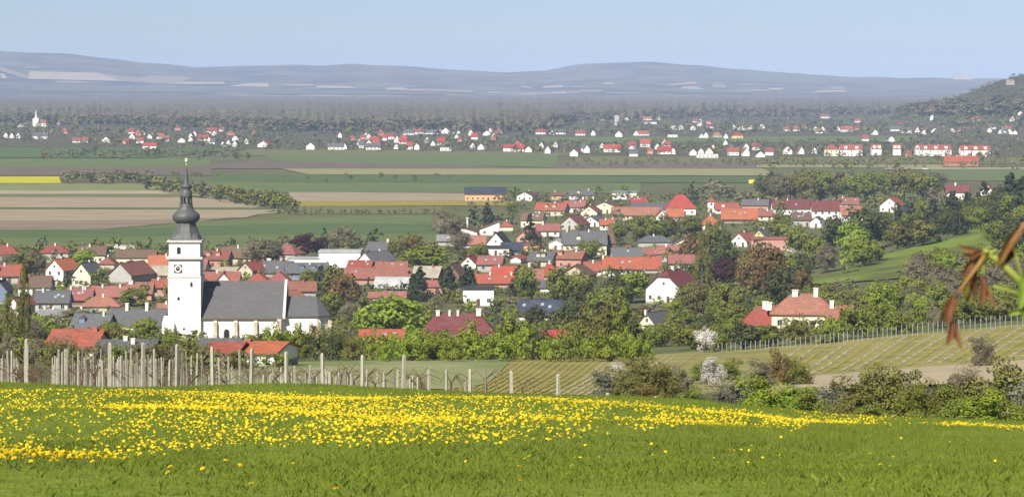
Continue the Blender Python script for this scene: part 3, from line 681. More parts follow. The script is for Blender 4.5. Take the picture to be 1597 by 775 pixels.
H(1283, 1300, 344, 349, 358, 'L', 'white', 'slate', 'low white annex below the three-storey house', short='low annex')
H(1313, 1346, 322, 334, 346, 'L', 'white', 'salmon', 'white house with salmon roof right of the three-storey house', 5, short='white house with salmon roof')
H(1373, 1401, 308, 320, 332, 'G', 'white', 'red', 'white triangular gable with red roof by the dark conifers', -24, D=12, short='white triangular gable')
H(1476, 1510, 288, 299, 312, 'L', 'white', 'maroon', 'white house with maroon roof on the wooded slope', -12, short='maroon-roofed slope house', chims=[(0.4, 0, 1.2, 2.0)])
H(1530, 1546, 286, 295, 306, 'G', 'white', 'red', 'small white and red house on the wooded slope', -16, short='small slope house')
H(1050, 1086, 371, 380, 394, 'G', 'cream', 'slate', 'wide cream gable in the middle of the gardens', -6, D=10, short='wide cream gable')
H(996, 1048, 367, 377, 386, 'H', 'grey', 'slate', 'long low roof of dark slate left of the cream gable', short='low slate roof')
H(956, 1002, 386, 402, 412, 'L', 'white', 'slate', 'white house with slate roof behind the orange roofs', 5, short='white slate-roofed house')
H(941, 1002, 401, 418, 432, 'L', 'white', 'orange', 'white house with broad orange roof', 0, D=9, short='white house with broad orange roof', chims=[(0.0, 0)])
H(1006, 1031, 400, 418, 426, 'L', 'white', 'orange', 'small orange-roofed house right of the broad orange roof', short='small orange house')
H(1000, 1030, 388, 396, 404, 'L', 'cream', 'rose', 'rose-roofed cottage behind the orange roofs', short='rose-roofed cottage')
H(912, 941, 408, 421, 431, 'L', 'white', 'red', 'red-roofed cottage left of the broad orange roof', short='red cottage')
H(1008, 1062, 421, 450, 473, 'J', 'white', 'maroon', 'large white house with maroon half-hipped roof among gardens', -33, D=12, short='large white house with maroon roof', chims=[(0.5, 0, 1.1, 1.6)])
H(996, 1022, 487, 504, 517, 'G', 'cream', 'slate', 'small cream cottage with steep grey roof', -38, D=8, short='small cream cottage', chims=[(0.0, 0)])
H(1158, 1236, 477, 507, 520, 'H', 'white', 'red', 'red hipped house with two stout white chimneys', -4, D=7.5, short='red hipped house with two chimneys', chims=[(0.4, 0, 1.4, 1.8), (0.55, 0, 1.6, 1.8, -3.0)])
H(1204, 1304, 458, 489, 516, 'H', 'cream', 'salmon', 'large cream villa with salmon hipped roof', -6, D=8.5, short='cream villa', chims=[(0.15, 0, 1.4, 1.5), (0.95, 0, 1.1, 2.2)], hipk=0.9)
H(1290, 1328, 476, 497, 512, 'L', 'cream', 'salmon', 'salmon-roofed side wing of the cream villa', -6, D=7, short='wing of the villa', chims=[(0.2, 0, 1.0, 1.8)])
H(1141, 1164, 363, 375, 386, 'G', 'white', 'red', 'white gable with red roof left of the yellow gable', -34, D=9, short='white gable left of the yellow one')
H(1175, 1192, 358, 367, 376, 'G', 'yellow', 'slate', 'small yellow gable with slate roof', -26, D=8, short='yellow gable')
H(1172, 1230, 371, 374, 392, 'F', 'pink', 'rose', 'pink flat-roofed building below the yellow gable', short='pink flat-roofed building')
H(1086, 1118, 365, 378, 392, 'H', 'pink', 'orange', 'orange hipped roof among bare trees', short='orange hipped roof')
H(888, 926, 296, 304, 312, 'L', 'white', 'slate', 'long white farmhouse at the edge of the plain', D=9, short='white farmhouse on the plain')
H(955, 993, 298, 301, 311, 'F', 'white', 'grey', 'white flat-roofed house at the edge of the plain', short='white flat house on the plain')
H(860, 882, 299, 304, 312, 'L', 'orange', 'brown', 'small tan house left of the white farmhouse', short='small tan house')
H(806, 830, 299, 305, 314, 'G', 'white', 'brown', 'small white house right of the orange hall', -20, short='small white house by the hall')
hall = H(725, 790, 292, 302, 314, 'L', 'orange', 'navy', 'long orange hall with dark blue roof standing out on the plain', 0, D=16, short='orange hall', chim=0, cat='hall', name='hall')

# the rest of the packed old town: plain houses between those above
rh = random.Random(41)
WN = {'white': 'white', 'cream': 'cream', 'beige': 'beige', 'pink': 'pink', 'grey': 'grey'}
RNM = {'red': 'red', 'salmon': 'salmon', 'oldred': 'dull red', 'rose': 'rose', 'slate': 'slate', 'orange': 'orange', 'brown': 'brown', 'maroon': 'maroon'}
fl = {}
NAMED = list(HOUSES)
def overlap(x0, x1, yr, yb):
    w = 0
    for hh in HOUSES:
        ox = min(x1, hh[1]) - max(x0, hh[0]); oy = min(yb, hh[3]) - max(yr, hh[2])
        if ox > 0 and oy > 0: w = max(w, ox * oy / min((x1 - x0) * (yb - yr), (hh[1] - hh[0]) * (hh[3] - hh[2])))
    return w
KEEP = [(480, 570, 405, 490), (590, 720, 378, 426), (550, 680, 455, 540), (1080, 1260, 350, 470), (1200, 1400, 350, 430), (955, 1010, 425, 475), (880, 960, 440, 500), (1230, 1460, 262, 312), (640, 720, 405, 470), (960, 1090, 330, 385), (20, 60, 390, 440)]
nf = 0
for _ in range(2600):
    if nf >= 78: break
    u = rh.random()
    if u < .36: px, yb = rh.uniform(-10, 560), rh.uniform(408, 500)
    elif u < .66: px, yb = rh.uniform(560, 900), rh.uniform(372, 470)
    else: px, yb = rh.uniform(820, 1330), rh.uniform(322, 430)
    if px > 1250 and yb > 356: continue
    if px < 690 and yb < 405: continue
    g = ground(px, yb); s = F / g[1]; W = rh.uniform(7, 15); he = rh.uniform(2.8, 4.2); hr = he + rh.uniform(2.4, 3.6)
    x0, x1, yr, ye = px - W*s/2, px + W*s/2, yb - hr*s, yb - he*s
    if overlap(x0, x1, yr, yb) > 0.26: continue
    if any(min(x1, q[1]) - max(x0, q[0]) > .35 * (x1 - x0) and min(yb, q[3]) - max(yr, q[2]) > .35 * (yb - yr) for q in KEEP): continue
    wall = rh.choice(['white', 'white', 'cream', 'beige', 'pink', 'grey']); roof = rh.choice(['red', 'salmon', 'salmon', 'oldred', 'oldred', 'oldred', 'rose', 'rose', 'slate', 'slate', 'brown', 'brown', 'maroon'])
    typ = rh.choice('LLLLGH'); yaw = rh.choice((0, -8, -15, 6, -20)) if typ != 'G' else rh.choice((-15, -28))
    best = min(NAMED, key=lambda hh: math.hypot((hh[0] + hh[1]) / 2 - px, (hh[2] + hh[3]) / 2 - (yr + yb) / 2))
    rel_ = ('behind' if g[1] > best[4] + 15 else 'in front of' if g[1] < best[4] - 15 else 'left of' if px < (best[0] + best[1]) / 2 else 'right of')
    l = f'{WN[wall]} house with {RNM[roof]} roof {rel_} the {best[5]}'
    o = H(x0, x1, yr, ye, yb, typ, wall, roof, l, yaw, short=f'{RNM[roof]}-roofed {WN[wall]} house'); fl.setdefault(l, []).append((px, o)); nf += 1
for l, v in fl.items():
    if len(v) > 1:
        v.sort(key=lambda q: q[0]); v[0][1]['label'] = l + ', left one'; v[-1][1]['label'] = l + ', right one'
print('filler houses', nf)
# small bits: free-standing stacks of the factory
def stack(px, y0, y1, Y, label):
    p = at(px, y1, Y); t = at(px, y0, Y)
    gz = float(zg(p[0], Y)); h = t[2] - gz
    b = MB(); b.lathe([(0.75, -1), (0.75, 0.4), (0.5, 0.5), (0.42, h)], 10)
    root = empty('factory_stack', (p[0], Y, gz)); tag(root, label, 'chimney stack')
    b.build('shaft', m_chim_w, root, smooth=False)
    c = MB(); c.lathe([(0.42, h), (0.62, h + .05), (0.62, h + .5), (0.5, h + .5)], 10); c.build('cap', m_chim_w, root)
_fy = ground(720, 370)[1] + 9
stack(715, 341, 356, _fy, 'taller white stack rising from the factory roof')
stack(729, 341, 356, _fy + 3, 'white stack right of the tallest on the factory roof')
stack(701, 351, 362, _fy - 4, 'short grey stack at the left end of the factory')

# ------------------------------------------------------------------ church
g = ground(290, 536); CY_ = 700.0
cxm = (290 - CX) * CY_ / F
cz = float(zg(cxm, CY_)); s_ = CY_ / F
m_church = mat('church_plaster', (0.74, 0.73, 0.70), (0.83, 0.82, 0.79), 0.5, rough=0.9, spec=0.1, detail=6, contrast=(0.2, 0.6), c3=(0.76, 0.74, 0.69), scale3=0.15)
m_ctrim = mat('church_trim', (0.50, 0.48, 0.45), (0.58, 0.56, 0.52), 1.0)
m_cstone = mat('church_stone', (0.42, 0.35, 0.27), (0.55, 0.49, 0.41), 1.5, detail=6)
m_slate = mat('church_slate', (0.088, 0.088, 0.093), (0.125, 0.123, 0.126), 1.2, detail=8, rough=0.75, stretch=(1, 1, 3), c3=(0.10, 0.098, 0.102), scale3=0.25)
m_copper = mat('spire_sheet', (0.062, 0.070, 0.072), (0.105, 0.105, 0.10), 0.8, detail=6, rough=0.55, spec=0.4)
m_gold = mat('gilded_ball', (0.85, 0.72, 0.45), rough=0.35, spec=0.6)
church = empty('church', (0, 0, 0)); tag(church, 'white church with tall dark onion spire and slate nave roof', 'church')
def cp(px, py, dy=0.0):
    p = at(px, py, CY_ + dy); return p
def X_(px, dy=0): return (px - CX) * (CY_ + dy) / F
def Z_(py, dy=0): return EYE - (py - HY) * (CY_ + dy) / F
base = cz - 3
tb = MB()
tx0, tx1 = X_(262), X_(313)
tw = tx1 - tx0; td = tw
tb.box(tx0, tx1, CY_, CY_ + td, base, Z_(432)); tb.box(tx0 + .15, tx1 - .15, CY_ + .15, CY_ + td - .15, Z_(432) + .002, Z_(404)); tb.box(tx0 + .2, tx1 - .2, CY_ + .2, CY_ + td - .2, Z_(404) + .002, Z_(376))
# flared footing and stepped buttress on the left of the tower
tb.solid([(tx0 - 1.3, CY_ - 1.2, base), (tx0 + 1.6, CY_ - 1.2, base), (tx0 + 1.6, CY_ + 3, base), (tx0 - 1.3, CY_ + 3, base),
          (tx0 - 1.3, CY_ - 1.2, Z_(505)), (tx0 + 1.6, CY_ - 1.2, Z_(505)), (tx0 + 1.6, CY_ + 3, Z_(494)), (tx0 - 1.3, CY_ + 3, Z_(494))],
         [(0,3,2,1),(4,5,6,7),(0,1,5,4),(1,2,6,5),(2,3,7,6),(3,0,4,7)])
tower = tb.build('tower', m_church, church)
for k, (row, e, h) in enumerate(((402.5, 0.45, 0.55), (432, 0.12, 0.3), (376.5, 0.25, 0.5))):
    b = MB(); b.box(tx0 - e, tx1 + e, CY_ - e, CY_ + td + e, Z_(row) - h/2, Z_(row) + h/2); b.build('cornice', m_ctrim, tower)
def arch_window(px, py0, py1, w, parent, name='window', y=CY_, surround=True, depth=0.12, mat_=None):
    z0, z1 = EYE - (py1 - HY) * y / F, EYE - (py0 - HY) * y / F
    x = (px - CX) * y / F
    n = 8; zs = z1 - w * 0.75
    prof = [(x - w/2, z0), (x + w/2, z0)] + [(x + w/2 * math.cos(t), zs + (z1 - zs) * math.sin(t) ** 0.85) for t in np.linspace(0, math.pi, n)]
    b = MB(); b.poly([(a, y - 0.02, c) for a, c in prof], 0)
    if surround:
        cxx, czz = x, (z0 + z1) / 2
        outp = [(cxx + (a - cxx) * 1.28, czz + (c - czz) * 1.10) for a, c in prof]
        m = len(prof)
        for i in range(m):
            j = (i + 1) % m
            b.poly([(prof[i][0], y - 0.02, prof[i][1]), (outp[i][0], y - depth, outp[i][1]), (outp[j][0], y - depth, outp[j][1]), (prof[j][0], y - 0.02, prof[j][1])], 1)
            b.poly([(outp[i][0], y - depth, outp[i][1]), (outp[i][0], y + 0.05, outp[i][1]), (outp[j][0], y + 0.05, outp[j][1]), (outp[j][0], y - depth, outp[j][1])], 1)
    return b.build(name, [mat_ or m_glass, m_cstone if surround == 1 else m_ctrim], parent)
arch_window(279, 385.5, 396, 0.85, tower, 'belfry_window', CY_ + 0.2, surround=2)
for px, y0, y1 in ((278.5, 463, 468), (298.5, 440, 447), (287, 511, 514)):
    arch_window(px, y0, y1, 0.45, tower, 'slit_window', CY_)
# clock
ck = MB(); zc = Z_(419); xc_ = X_(277.5); hw = 0.95
ck.box(xc_ - hw, xc_ + hw, CY_ - 0.02, CY_ + 0.19, zc - hw, zc + hw)
clock = ck.build('clock_face', mat('clock_dark', (0.03, 0.03, 0.035), rough=0.5), tower)
dk = MB(); n = 20
dk.poly([(xc_ + .88 * math.cos(t), CY_ - .035, zc + .88 * math.sin(t)) for t in np.linspace(0, 2 * math.pi, n, endpoint=False)])
dk.build('dial', m_church, clock)
dk2 = MB(); dk2.poly([(xc_ + .55 * math.cos(t), CY_ - .05, zc + .55 * math.sin(t)) for t in np.linspace(0, 2 * math.pi, n, endpoint=False)])
dk2.build('dial_centre', mat('clock_dark', (0, 0, 0)), clock)
for a_, l_ in ((2.3, 0.75), (0.35, 0.5)):
    hd = MB(); dx, dz = math.cos(a_), math.sin(a_)
    hd.poly([(xc_ - dz * .06, CY_ - .07, zc + dx * .06), (xc_ + dz * .06, CY_ - .07, zc - dx * .06), (xc_ + dx * l_ + dz * .03, CY_ - .07, zc + dz * l_ - dx * .03), (xc_ + dx * l_ - dz * .03, CY_ - .07, zc + dz * l_ + dx * .03)])
    hd.build('clock_hand', m_gold, clock)
# spire: swept skirt, big onion, open lantern, small onion, needle, ball and cross
mx_, my_ = (tx0 + tx1) / 2, CY_ + td / 2
dyc = td / 2
zq = lambda row: Z_(row, dyc)
pxr = lambda p: p * s_
spire = empty('spire', (mx_, my_, 0)); spire.parent = church
b = MB()
sq = [(pxr(27), zq(376)), (pxr(23.5), zq(371)), (pxr(19), zq(363)), (pxr(16), zq(354)), (pxr(14.5), zq(348)), (pxr(14.5), zq(346))]
# skirt goes from square to octagon: lathe with 8 sides, lowest ring pushed to the corners
n8 = 16
ringsv = []
for r, z in sq:
    t = (z - sq[0][1]) / (sq[-1][1] - sq[0][1])
    ring = []
    for k in range(n8):
        a = 2 * math.pi * k / n8
        c, s2 = math.cos(a), math.sin(a)
        q = r / max(abs(c), abs(s2)) * 0.99
        o8 = r / math.cos(((a + math.pi/8) % (math.pi/4)) - math.pi/8)
        rr = q * (1 - min(1, t * 2.2)) + o8 * min(1, t * 2.2)
        ring.append((rr * c, rr * s2, z))
    ringsv.append(ring)
vv = [p for ring in ringsv for p in ring]
ff = [(j*n8+k, j*n8+(k+1) % n8, (j+1)*n8+(k+1) % n8, (j+1)*n8+k) for j in range(len(sq)-1) for k in range(n8)]
b.solid(vv, ff); b.build('skirt_roof', m_copper, spire)
b = MB(); b.lathe([(pxr(r), zq(y)) for r, y in ((14.5, 348), (17, 346.5), (20.5, 343), (21.8, 339), (21.2, 335.5), (18, 331.5), (13.5, 328.5), (11.5, 325), (10.2, 320.5), (9.6, 317))], 16, ph=R(11.25)); b.build('onion_dome', m_copper, spire, smooth=True)
b = MB(); 
for k in range(8):
    a = 2 * math.pi * (k + .5) / 8; r = pxr(8.2)
    b.lathe([(0.24, zq(318)), (0.24, zq(307))], 6, cx=r * math.cos(a), cy=r * math.sin(a))
b.lathe([(pxr(10), zq(318.5)), (pxr(10), zq(317))], 16)
lan = b.build('lantern', m_copper, spire)
b = MB(); b.lathe([(pxr(r), zq(y)) for r, y in ((9.4, 308), (9.6, 306), (9.0, 300), (7.6, 297), (6.6, 294.5), (8.6, 292.6), (9.0, 291), (8.4, 289), (6, 287), (4.6, 285.5), (3.2, 277), (2.0, 268.5), (1.0, 262), (0.5, 258))], 12); b.build('lantern_cap', m_copper, spire, smooth=True)
b = MB(); rr = pxr(2.0)
b.lathe([(rr * math.sin(t) + 0.01, zq(251.5) - rr * math.cos(t)) for t in np.linspace(0, math.pi, 8)], 12); b.build('ball', m_gold, spire, smooth=True)
b = MB(); b.box(-.05, .05, -.05, .05, zq(258.5), zq(246)); b.box(-.4, .4, -.04, .04, zq(248.6) , zq(247.8)); b.build('cross', m_gold, spire)
# nave
nx0, nx1 = X_(300), X_(441)
ny0 = CY_ + 1.2; nd = 13.0; nsc = (ny0) / F
ez_ = EYE - (492 - HY) * nsc; rz_ = EYE - (438.5 - HY) * (ny0 + nd/2) / F
b = MB(); b.box(nx0, nx1, ny0, ny0 + nd, base, ez_)
for x in (nx0, nx1):
    pts = [(x, ny0, ez_ - .01), (x, ny0 + nd, ez_ - .01), (x, ny0 + nd/2, rz_)]; b.poly(pts if x == nx1 else pts[::-1])
# raised gable parapet at the east end
gx0, gx1 = nx1 - 0.1, nx1 + 0.55
nave = b.build('nave', m_church, church)
b = MB(); k = (rz_ - ez_) / (nd/2); o = .5
slab(b, [(nx0 - .3, ny0 - o, ez_ - o*k + .05), (nx1 - .1, ny0 - o, ez_ - o*k + .05), (nx1 - .1, ny0 + nd/2, rz_ + .05), (nx0 - .3, ny0 + nd/2, rz_ + .05)], .25)
slab(b, [(nx1 - .1, ny0 + nd + o, ez_ - o*k + .05), (nx0 - .3, ny0 + nd + o, ez_ - o*k + .05), (nx0 - .3, ny0 + nd/2 + .01, rz_ + .05), (nx1 - .1, ny0 + nd/2 + .01, rz_ + .05)], .25)
b.build('nave_roof', m_slate, church)
b = MB(); q = 0.45
slab(b, [(gx0, ny0 - .55, ez_ - .5*k + q), (gx1, ny0 - .55, ez_ - .5*k + q), (gx1, ny0 + nd/2, rz_ + q), (gx0, ny0 + nd/2, rz_ + q)], .6)
slab(b, [(gx1, ny0 + nd + .55, ez_ - .5*k + q), (gx0, ny0 + nd + .55, ez_ - .5*k + q), (gx0, ny0 + nd/2 + .01, rz_ + q), (gx1, ny0 + nd/2 + .01, rz_ + q)], .6)
b.build('gable_parapet', m_ctrim, church)
b = MB(); b.box(nx0, nx1 - .1, ny0 - .62, ny0 - .5, ez_ - o*k - .25, ez_ - o*k + .02); b.build('gutter', m_gut, church)
# choir with three-sided apse
qx0, qx1 = nx1 + .01, X_(494); qy0, qd = CY_ + 2.6, 10.2; qs = qy0 / F
qe = EYE - (493 - HY) * qs; qr = EYE - (461.5 - HY) * (qy0 + qd/2) / F
ax = X_(510)
plan = [(qx0, qy0), (qx1, qy0), (ax, qy0 + qd * .3), (ax, qy0 + qd * .7), (qx1, qy0 + qd), (qx0, qy0 + qd)]
b = MB()
vv = [(x, y, base) for x, y in plan] + [(x, y, qe) for x, y in plan]; n = 6
b.solid(vv, [tuple(range(n))[::-1], tuple(range(n, 2*n))] + [(i, (i+1) % n, n + (i+1) % n, n + i) for i in range(n)])
choir = b.build('choir', m_church, church)
b = MB(); ov = 0.5
cxq, cyq = (qx0 + qx1) / 2, qy0 + qd/2
pe = [(qx0, qy0 - ov), (qx1 + .25, qy0 - ov), (ax + ov, qy0 + qd*.3 - .15), (ax + ov, qy0 + qd*.7 + .15), (qx1 + .25, qy0 + qd + ov), (qx0, qy0 + qd + ov)]
E = [(x, y, qe + .03) for x, y in pe]; A_pt = (qx0, cyq, qr); B_pt = (X_(490) , cyq, qr)
b.poly([E[0], E[1], B_pt, A_pt]); b.poly([E[1], E[2], B_pt]); b.poly([E[2], E[3], B_pt]); b.poly([E[3], E[4], B_pt]); b.poly([E[4], E[5], A_pt, B_pt])
b.poly([(x, y, z - .2) for x, y, z in E][::-1])
for i in range(5):
    p, r2 = E[i], E[i+1]; b.poly([(p[0], p[1], p[2]-.2), (r2[0], r2[1], r2[2]-.2), r2, p])
b.build('choir_roof', m_slate, church)
def buttress(px, y, top, wpx=6.5, dep=1.5, ang=0.0, x=None):
    x = (px - CX) * y / F if x is None else x; w = wpx * s_
    z1 = EYE - (top - HY) * y / F
    b = MB()
    zm = base + (z1 - base) * 0.62
    b.solid([(-w/2, 0, base), (w/2, 0, base), (w/2, -dep, base), (-w/2, -dep, base), (-w/2, 0, zm), (w/2, 0, zm), (w/2, -dep, zm - .6), (-w/2, -dep, zm - .6)], [(0,1,2,3),(7,6,5,4),(3,2,6,7),(2,1,5,6),(0,3,7,4),(1,0,4,5)])
    d2 = dep * .6; w2 = w * .86
    b.solid([(-w2/2, 0, zm - .4), (w2/2, 0, zm - .4), (w2/2, -d2, zm - .4), (-w2/2, -d2, zm - .4), (-w2/2, 0, z1), (w2/2, 0, z1), (w2/2, -d2, z1 - .8), (-w2/2, -d2, z1 - .8)], [(0,1,2,3),(7,6,5,4),(3,2,6,7),(2,1,5,6),(0,3,7,4),(1,0,4,5)])
    b.build('buttress', m_cstone, church, (x, y + .02, 0), (0, 0, ang))
for px in (336, 368, 399): buttress(px, ny0, 497)
buttress(436, ny0, 494, 7.5, 1.8); buttress(465, qy0, 503); buttress(484, qy0, 500, 5.5)
buttress(0, qy0, 497, 6, 1.6, R(35), qx1 + .05); buttress(0, qy0 + qd*.3, 497, 6, 1.7, R(70), ax)
for px in (353.5, 416): arch_window(px, 513.5, 531, 1.25, nave, 'gothic_window', ny0)
arch_window(491.5, 508, 526, 1.3, choir, 'gothic_window', qy0, mat_=mat('reddish_glass', (0.10, 0.03, 0.03), rough=0.3))
# low lean-to along the choir and its footing
b = MB(); b.box(X_(443), X_(500), CY_ - .6, qy0 - .02, base, Z_(527)); b.build('lean_to', m_slate, church)
HOUSES.append((255, 520, 255, 540, CY_, 'white church', (X_(385), CY_ + 7, 20))); HOUSES.append((255, 300, 255, 540, CY_, 'church tower', (X_(285), CY_ + 4, 8)))

# ------------------------------------------------------------------ trees and bushes
KC = {
 'lime': ((0.180, 0.250, 0.024), (0.300, 0.345, 0.050)), 'mid': ((0.142, 0.176, 0.030), (0.238, 0.255, 0.055)), 'dark': ((0.062, 0.080, 0.027), (0.118, 0.126, 0.044)),
 'olive': ((0.140, 0.145, 0.036), (0.235, 0.220, 0.068)), 'rust': ((0.170, 0.105, 0.042), (0.215, 0.165, 0.055)), 'purple': ((0.055, 0.026, 0.030), (0.095, 0.044, 0.045)),
 'blossom': ((0.50, 0.48, 0.43), (0.70, 0.68, 0.62)), 'conifer': ((0.028, 0.042, 0.021), (0.055, 0.070, 0.034)), 'poplar': ((0.150, 0.165, 0.030), (0.22, 0.21, 0.055)),
 'bare': ((0.150, 0.132, 0.080), (0.21, 0.188, 0.115)), 'redbush': ((0.12, 0.034, 0.028), (0.085, 0.028, 0.025)), 'grey': ((0.165, 0.170, 0.115), (0.24, 0.235, 0.165)),
 'forest': ((0.155, 0.124, 0.086), (0.235, 0.185, 0.125))}
KW = {'forest': 'brown leafless tree', 'lime': 'bright green leafy tree', 'mid': 'mid-green leafy tree', 'dark': 'dark green spreading tree', 'olive': 'olive-green budding tree', 'rust': 'rust-brown budding tree', 'purple': 'dark purple-leaved tree',
      'blossom': 'white blossoming tree', 'conifer': 'dark pointed conifer', 'poplar': 'tall slender poplar', 'bare': 'grey-brown leafless tree', 'redbush': 'dark red shrub', 'grey': 'pale grey-green tree'}
LEAFM = {k: mat('leaf_' + k, a, b, 3.0, detail=3, rough=0.7, spec=0.15, rand=0.16, transl=0.30 if k not in ('bare', 'conifer') else 0.1) for k, (a, b) in KC.items()}
m_bark = mat('bark', (0.10, 0.075, 0.055), (0.16, 0.13, 0.10), 8.0, rough=0.95)
m_birch = mat('birch_bark', (0.45, 0.42, 0.38), (0.30, 0.27, 0.24), 6.0)
def quads(pos, nor, size, aspect=1.0, rg=nr):
    n = len(pos)
    t = rg.normal(size=(n, 3)); t -= nor * (t * nor).sum(1)[:, None]; t /= np.linalg.norm(t, axis=1)[:, None] + 1e-9
    u = np.cross(nor, t)
    s = np.asarray(size).reshape(-1, 1) * np.ones((n, 1))
    a, b = t * s * aspect * .5, u * s * .5
    k = 0.55
    v = np.stack([pos - a, pos - b * k * 1.2 + a * .1, pos + a, pos + b * 1.2 - a * .1], 1)   # leaf-shaped quad
    return v.reshape(-1, 3), np.arange(n * 4).reshape(n, 4)
def unit(n, rg=nr):
    v = rg.normal(size=(n, 3)); return v / np.linalg.norm(v, axis=1)[:, None]
def crown_pts(kind, shape, ncl, nl, rg):
    P = []; Nn = []; C = []
    if shape == 'round':
        d = unit(ncl, rg); rr = rg.uniform(0.35, 1.0, ncl) ** 0.6
        cc = d * rr[:, None] * np.array([0.37, 0.37, 0.37]) * rg.uniform(.82, 1.14, (ncl, 1)) + np.array([0, 0, 0.53])
        cc[:, :2] += rg.normal(0, 0.03, (ncl, 2)); cc[:, 2] = np.maximum(cc[:, 2], 0.17)
        rc = rg.uniform(0.09, 0.17, ncl)
    elif shape == 'bush':
        d = unit(ncl, rg); d[:, 2] = np.abs(d[:, 2]); rr = rg.uniform(0.2, 1.0, ncl) ** 0.6
        cc = d * rr[:, None] * np.array([0.40, 0.40, 0.62]) * rg.uniform(0.75, 1.25, (ncl, 1)) + np.array([0, 0, 0.16]); rc = rg.uniform(0.08, 0.17, ncl)
    elif shape == 'column':
        z = rg.uniform(0.06, 0.97, ncl); w = 0.36 * np.sin(np.clip(z * 0.85 + 0.12, 0, 1) * math.pi) ** 0.7
        a = rg.uniform(0, 6.28, ncl); q = rg.uniform(0.2, 1, ncl) ** .5
        cc = np.stack([np.cos(a) * w * q, np.sin(a) * w * q, z], 1); rc = rg.uniform(0.05, 0.09, ncl)
    elif shape == 'cone':
        z = 1 - rg.uniform(0.03, 0.93, ncl) ** 0.75; z = np.clip(z, 0.06, .97); w = 0.44 * (1 - z) ** 0.85 + 0.02
        a = rg.uniform(0, 6.28, ncl); q = rg.uniform(0.45, 1.12, ncl)
        cc = np.stack([np.cos(a) * w * q, np.sin(a) * w * q, z], 1); rc = 0.035 + 0.10 * (1 - z)
    for c, r in zip(cc, rc):
        dd = unit(nl, rg); u = rg.uniform(0.45, 1.0, nl) ** .6
        p = c + dd * (r * u)[:, None] * (np.array([1, 1, 0.55]) if shape == 'cone' else np.array([1, 1, 0.8]))
        if shape == 'column': p[:, 2] += (p[:, 2] - c[2]) * 1.2
        out = (c - np.array([0, 0, 0.5 if shape != 'bush' else 0.2])); out = out / (np.linalg.norm(out) + .1)
        n_ = dd * 0.9 + out * 0.7 + rg.normal(0, 0.55, (nl, 3)) + np.array([0, 0, .25]); n_ /= np.linalg.norm(n_, axis=1)[:, None]
        P.append(p); Nn.append(n_)
    P = np.concatenate(P); Nn = np.concatenate(Nn); ok = P[:, 2] > 0.01
    return P[ok], Nn[ok], cc
def make_proto(kind, seed, detail=1.0, shape=None):
    rg = np.random.default_rng(seed)
    shape = shape or {'conifer': 'cone', 'poplar': 'column', 'redbush': 'bush'}.get(kind, 'round')
    ncl = {'round': 46, 'bush': 44, 'column': 70, 'cone': 90}[shape]; nl = {'round': 62, 'bush': 60, 'column': 34, 'cone': 28}[shape]
    ls = {'round': 0.052, 'bush': 0.050, 'column': 0.045, 'cone': 0.05}[shape] / math.sqrt(detail)
    sparse = kind in ('bare',) and detail >= 0.3; half = kind in ('olive', 'rust', 'grey')
    nl = int(nl * detail * (0.8 if half else 1)); 
    if detail < 0.1: ncl = 9; nl = 6; ls = 0.17
    elif detail < 0.3: ncl = 14; nl = 9; ls = 0.125
    P, Nn, cc = crown_pts(kind, shape, ncl, max(4, nl), rg)
    sz = rg.uniform(0.65, 1.35, len(P)) * ls
    if detail < 0.1:   # far crowns: smooth masses
        out_ = P - np.array([0, 0, .35]); out_ /= np.linalg.norm(out_, axis=1)[:, None] + 1e-6
        Nn = out_ + rg.normal(0, .22, Nn.shape) + np.array([0, 0, .35]); Nn /= np.linalg.norm(Nn, axis=1)[:, None]
    if sparse:   # fine bare twigs: long narrow faces pointing up and out
        v, f = quads(P, Nn, sz * 1.9, 1.0, rg)
        v = v.reshape(-1, 4, 3); c = v.mean(1, keepdims=True)
        ax = (v[:, 2] - v[:, 0])[:, None]; ax = ax / (np.linalg.norm(ax, axis=2, keepdims=True) + 1e-9)
        dv = v - c; al = (dv * ax).sum(2, keepdims=True) * ax; v = c + al * 1.2 + (dv - al) * 0.17
        v = v.reshape(-1, 3)
    else: v, f = quads(P, Nn, sz, 1.0, rg)
    cm = np_mesh('crown', v, f, LEAFM[kind])
    # trunk with limbs up into the clumps
    b = MB()
    tr = 0.022 if shape != 'bush' else 0.012
    top = {'round': 0.55, 'bush': 0.3, 'column': 0.9, 'cone': 0.93}[shape]
    b.tube([(0, 0, -0.06), (0.008, 0.004, 0.12), (-0.006, 0.005, top * .6), (0.004, 0, top)], [tr * 1.25, tr, tr * .75, tr * .25], 6)
    nlimb = 0 if detail < 0.3 else {'round': 16, 'bush': 14, 'column': 8, 'cone': 6}[shape]
    if sparse: nlimb = 30
    for c in cc[:nlimb]:
        z0 = min(top * .95, max(0.12 if shape != 'bush' else 0.02, c[2] * rg.uniform(0.4, 0.7)))
        mid = np.array([c[0] * .5, c[1] * .5, z0 + (c[2] - z0) * .62])
        b.tube([(0, 0, z0), tuple(mid), tuple(c)], [tr * .55, tr * .36, tr * .12], 4)
    tm = b.mesh('trunk', m_bark if kind != 'rust' else m_birch)
    return cm, tm
PROTO = {}
for k in KC:
    PROTO[k] = [make_proto(k, 11 + 17 * i + len(k), 1.0) for i in range(3)]
BUSH = {k: [make_proto(k, 301 + 7 * i, 2.6, 'bush') for i in range(2)] for k in ('lime', 'olive', 'mid', 'bare', 'grey', 'blossom', 'rust')}
FAR = {k: [make_proto(k, 701 + 5 * i, 0.05) for i in range(3)] for k in ('olive', 'bare', 'mid', 'dark', 'conifer', 'forest')}
PB = {k: [make_proto(k, 801 + 5 * i, 1.1, 'bush') for i in range(3)] for k in ('lime', 'mid', 'olive', 'dark', 'bare', 'grey')}
LOW = {k: [make_proto(k, 501 + 5 * i, 0.2) for i in range(3)] for k in ('olive', 'bare', 'mid', 'dark', 'conifer', 'grey', 'lime', 'forest')}

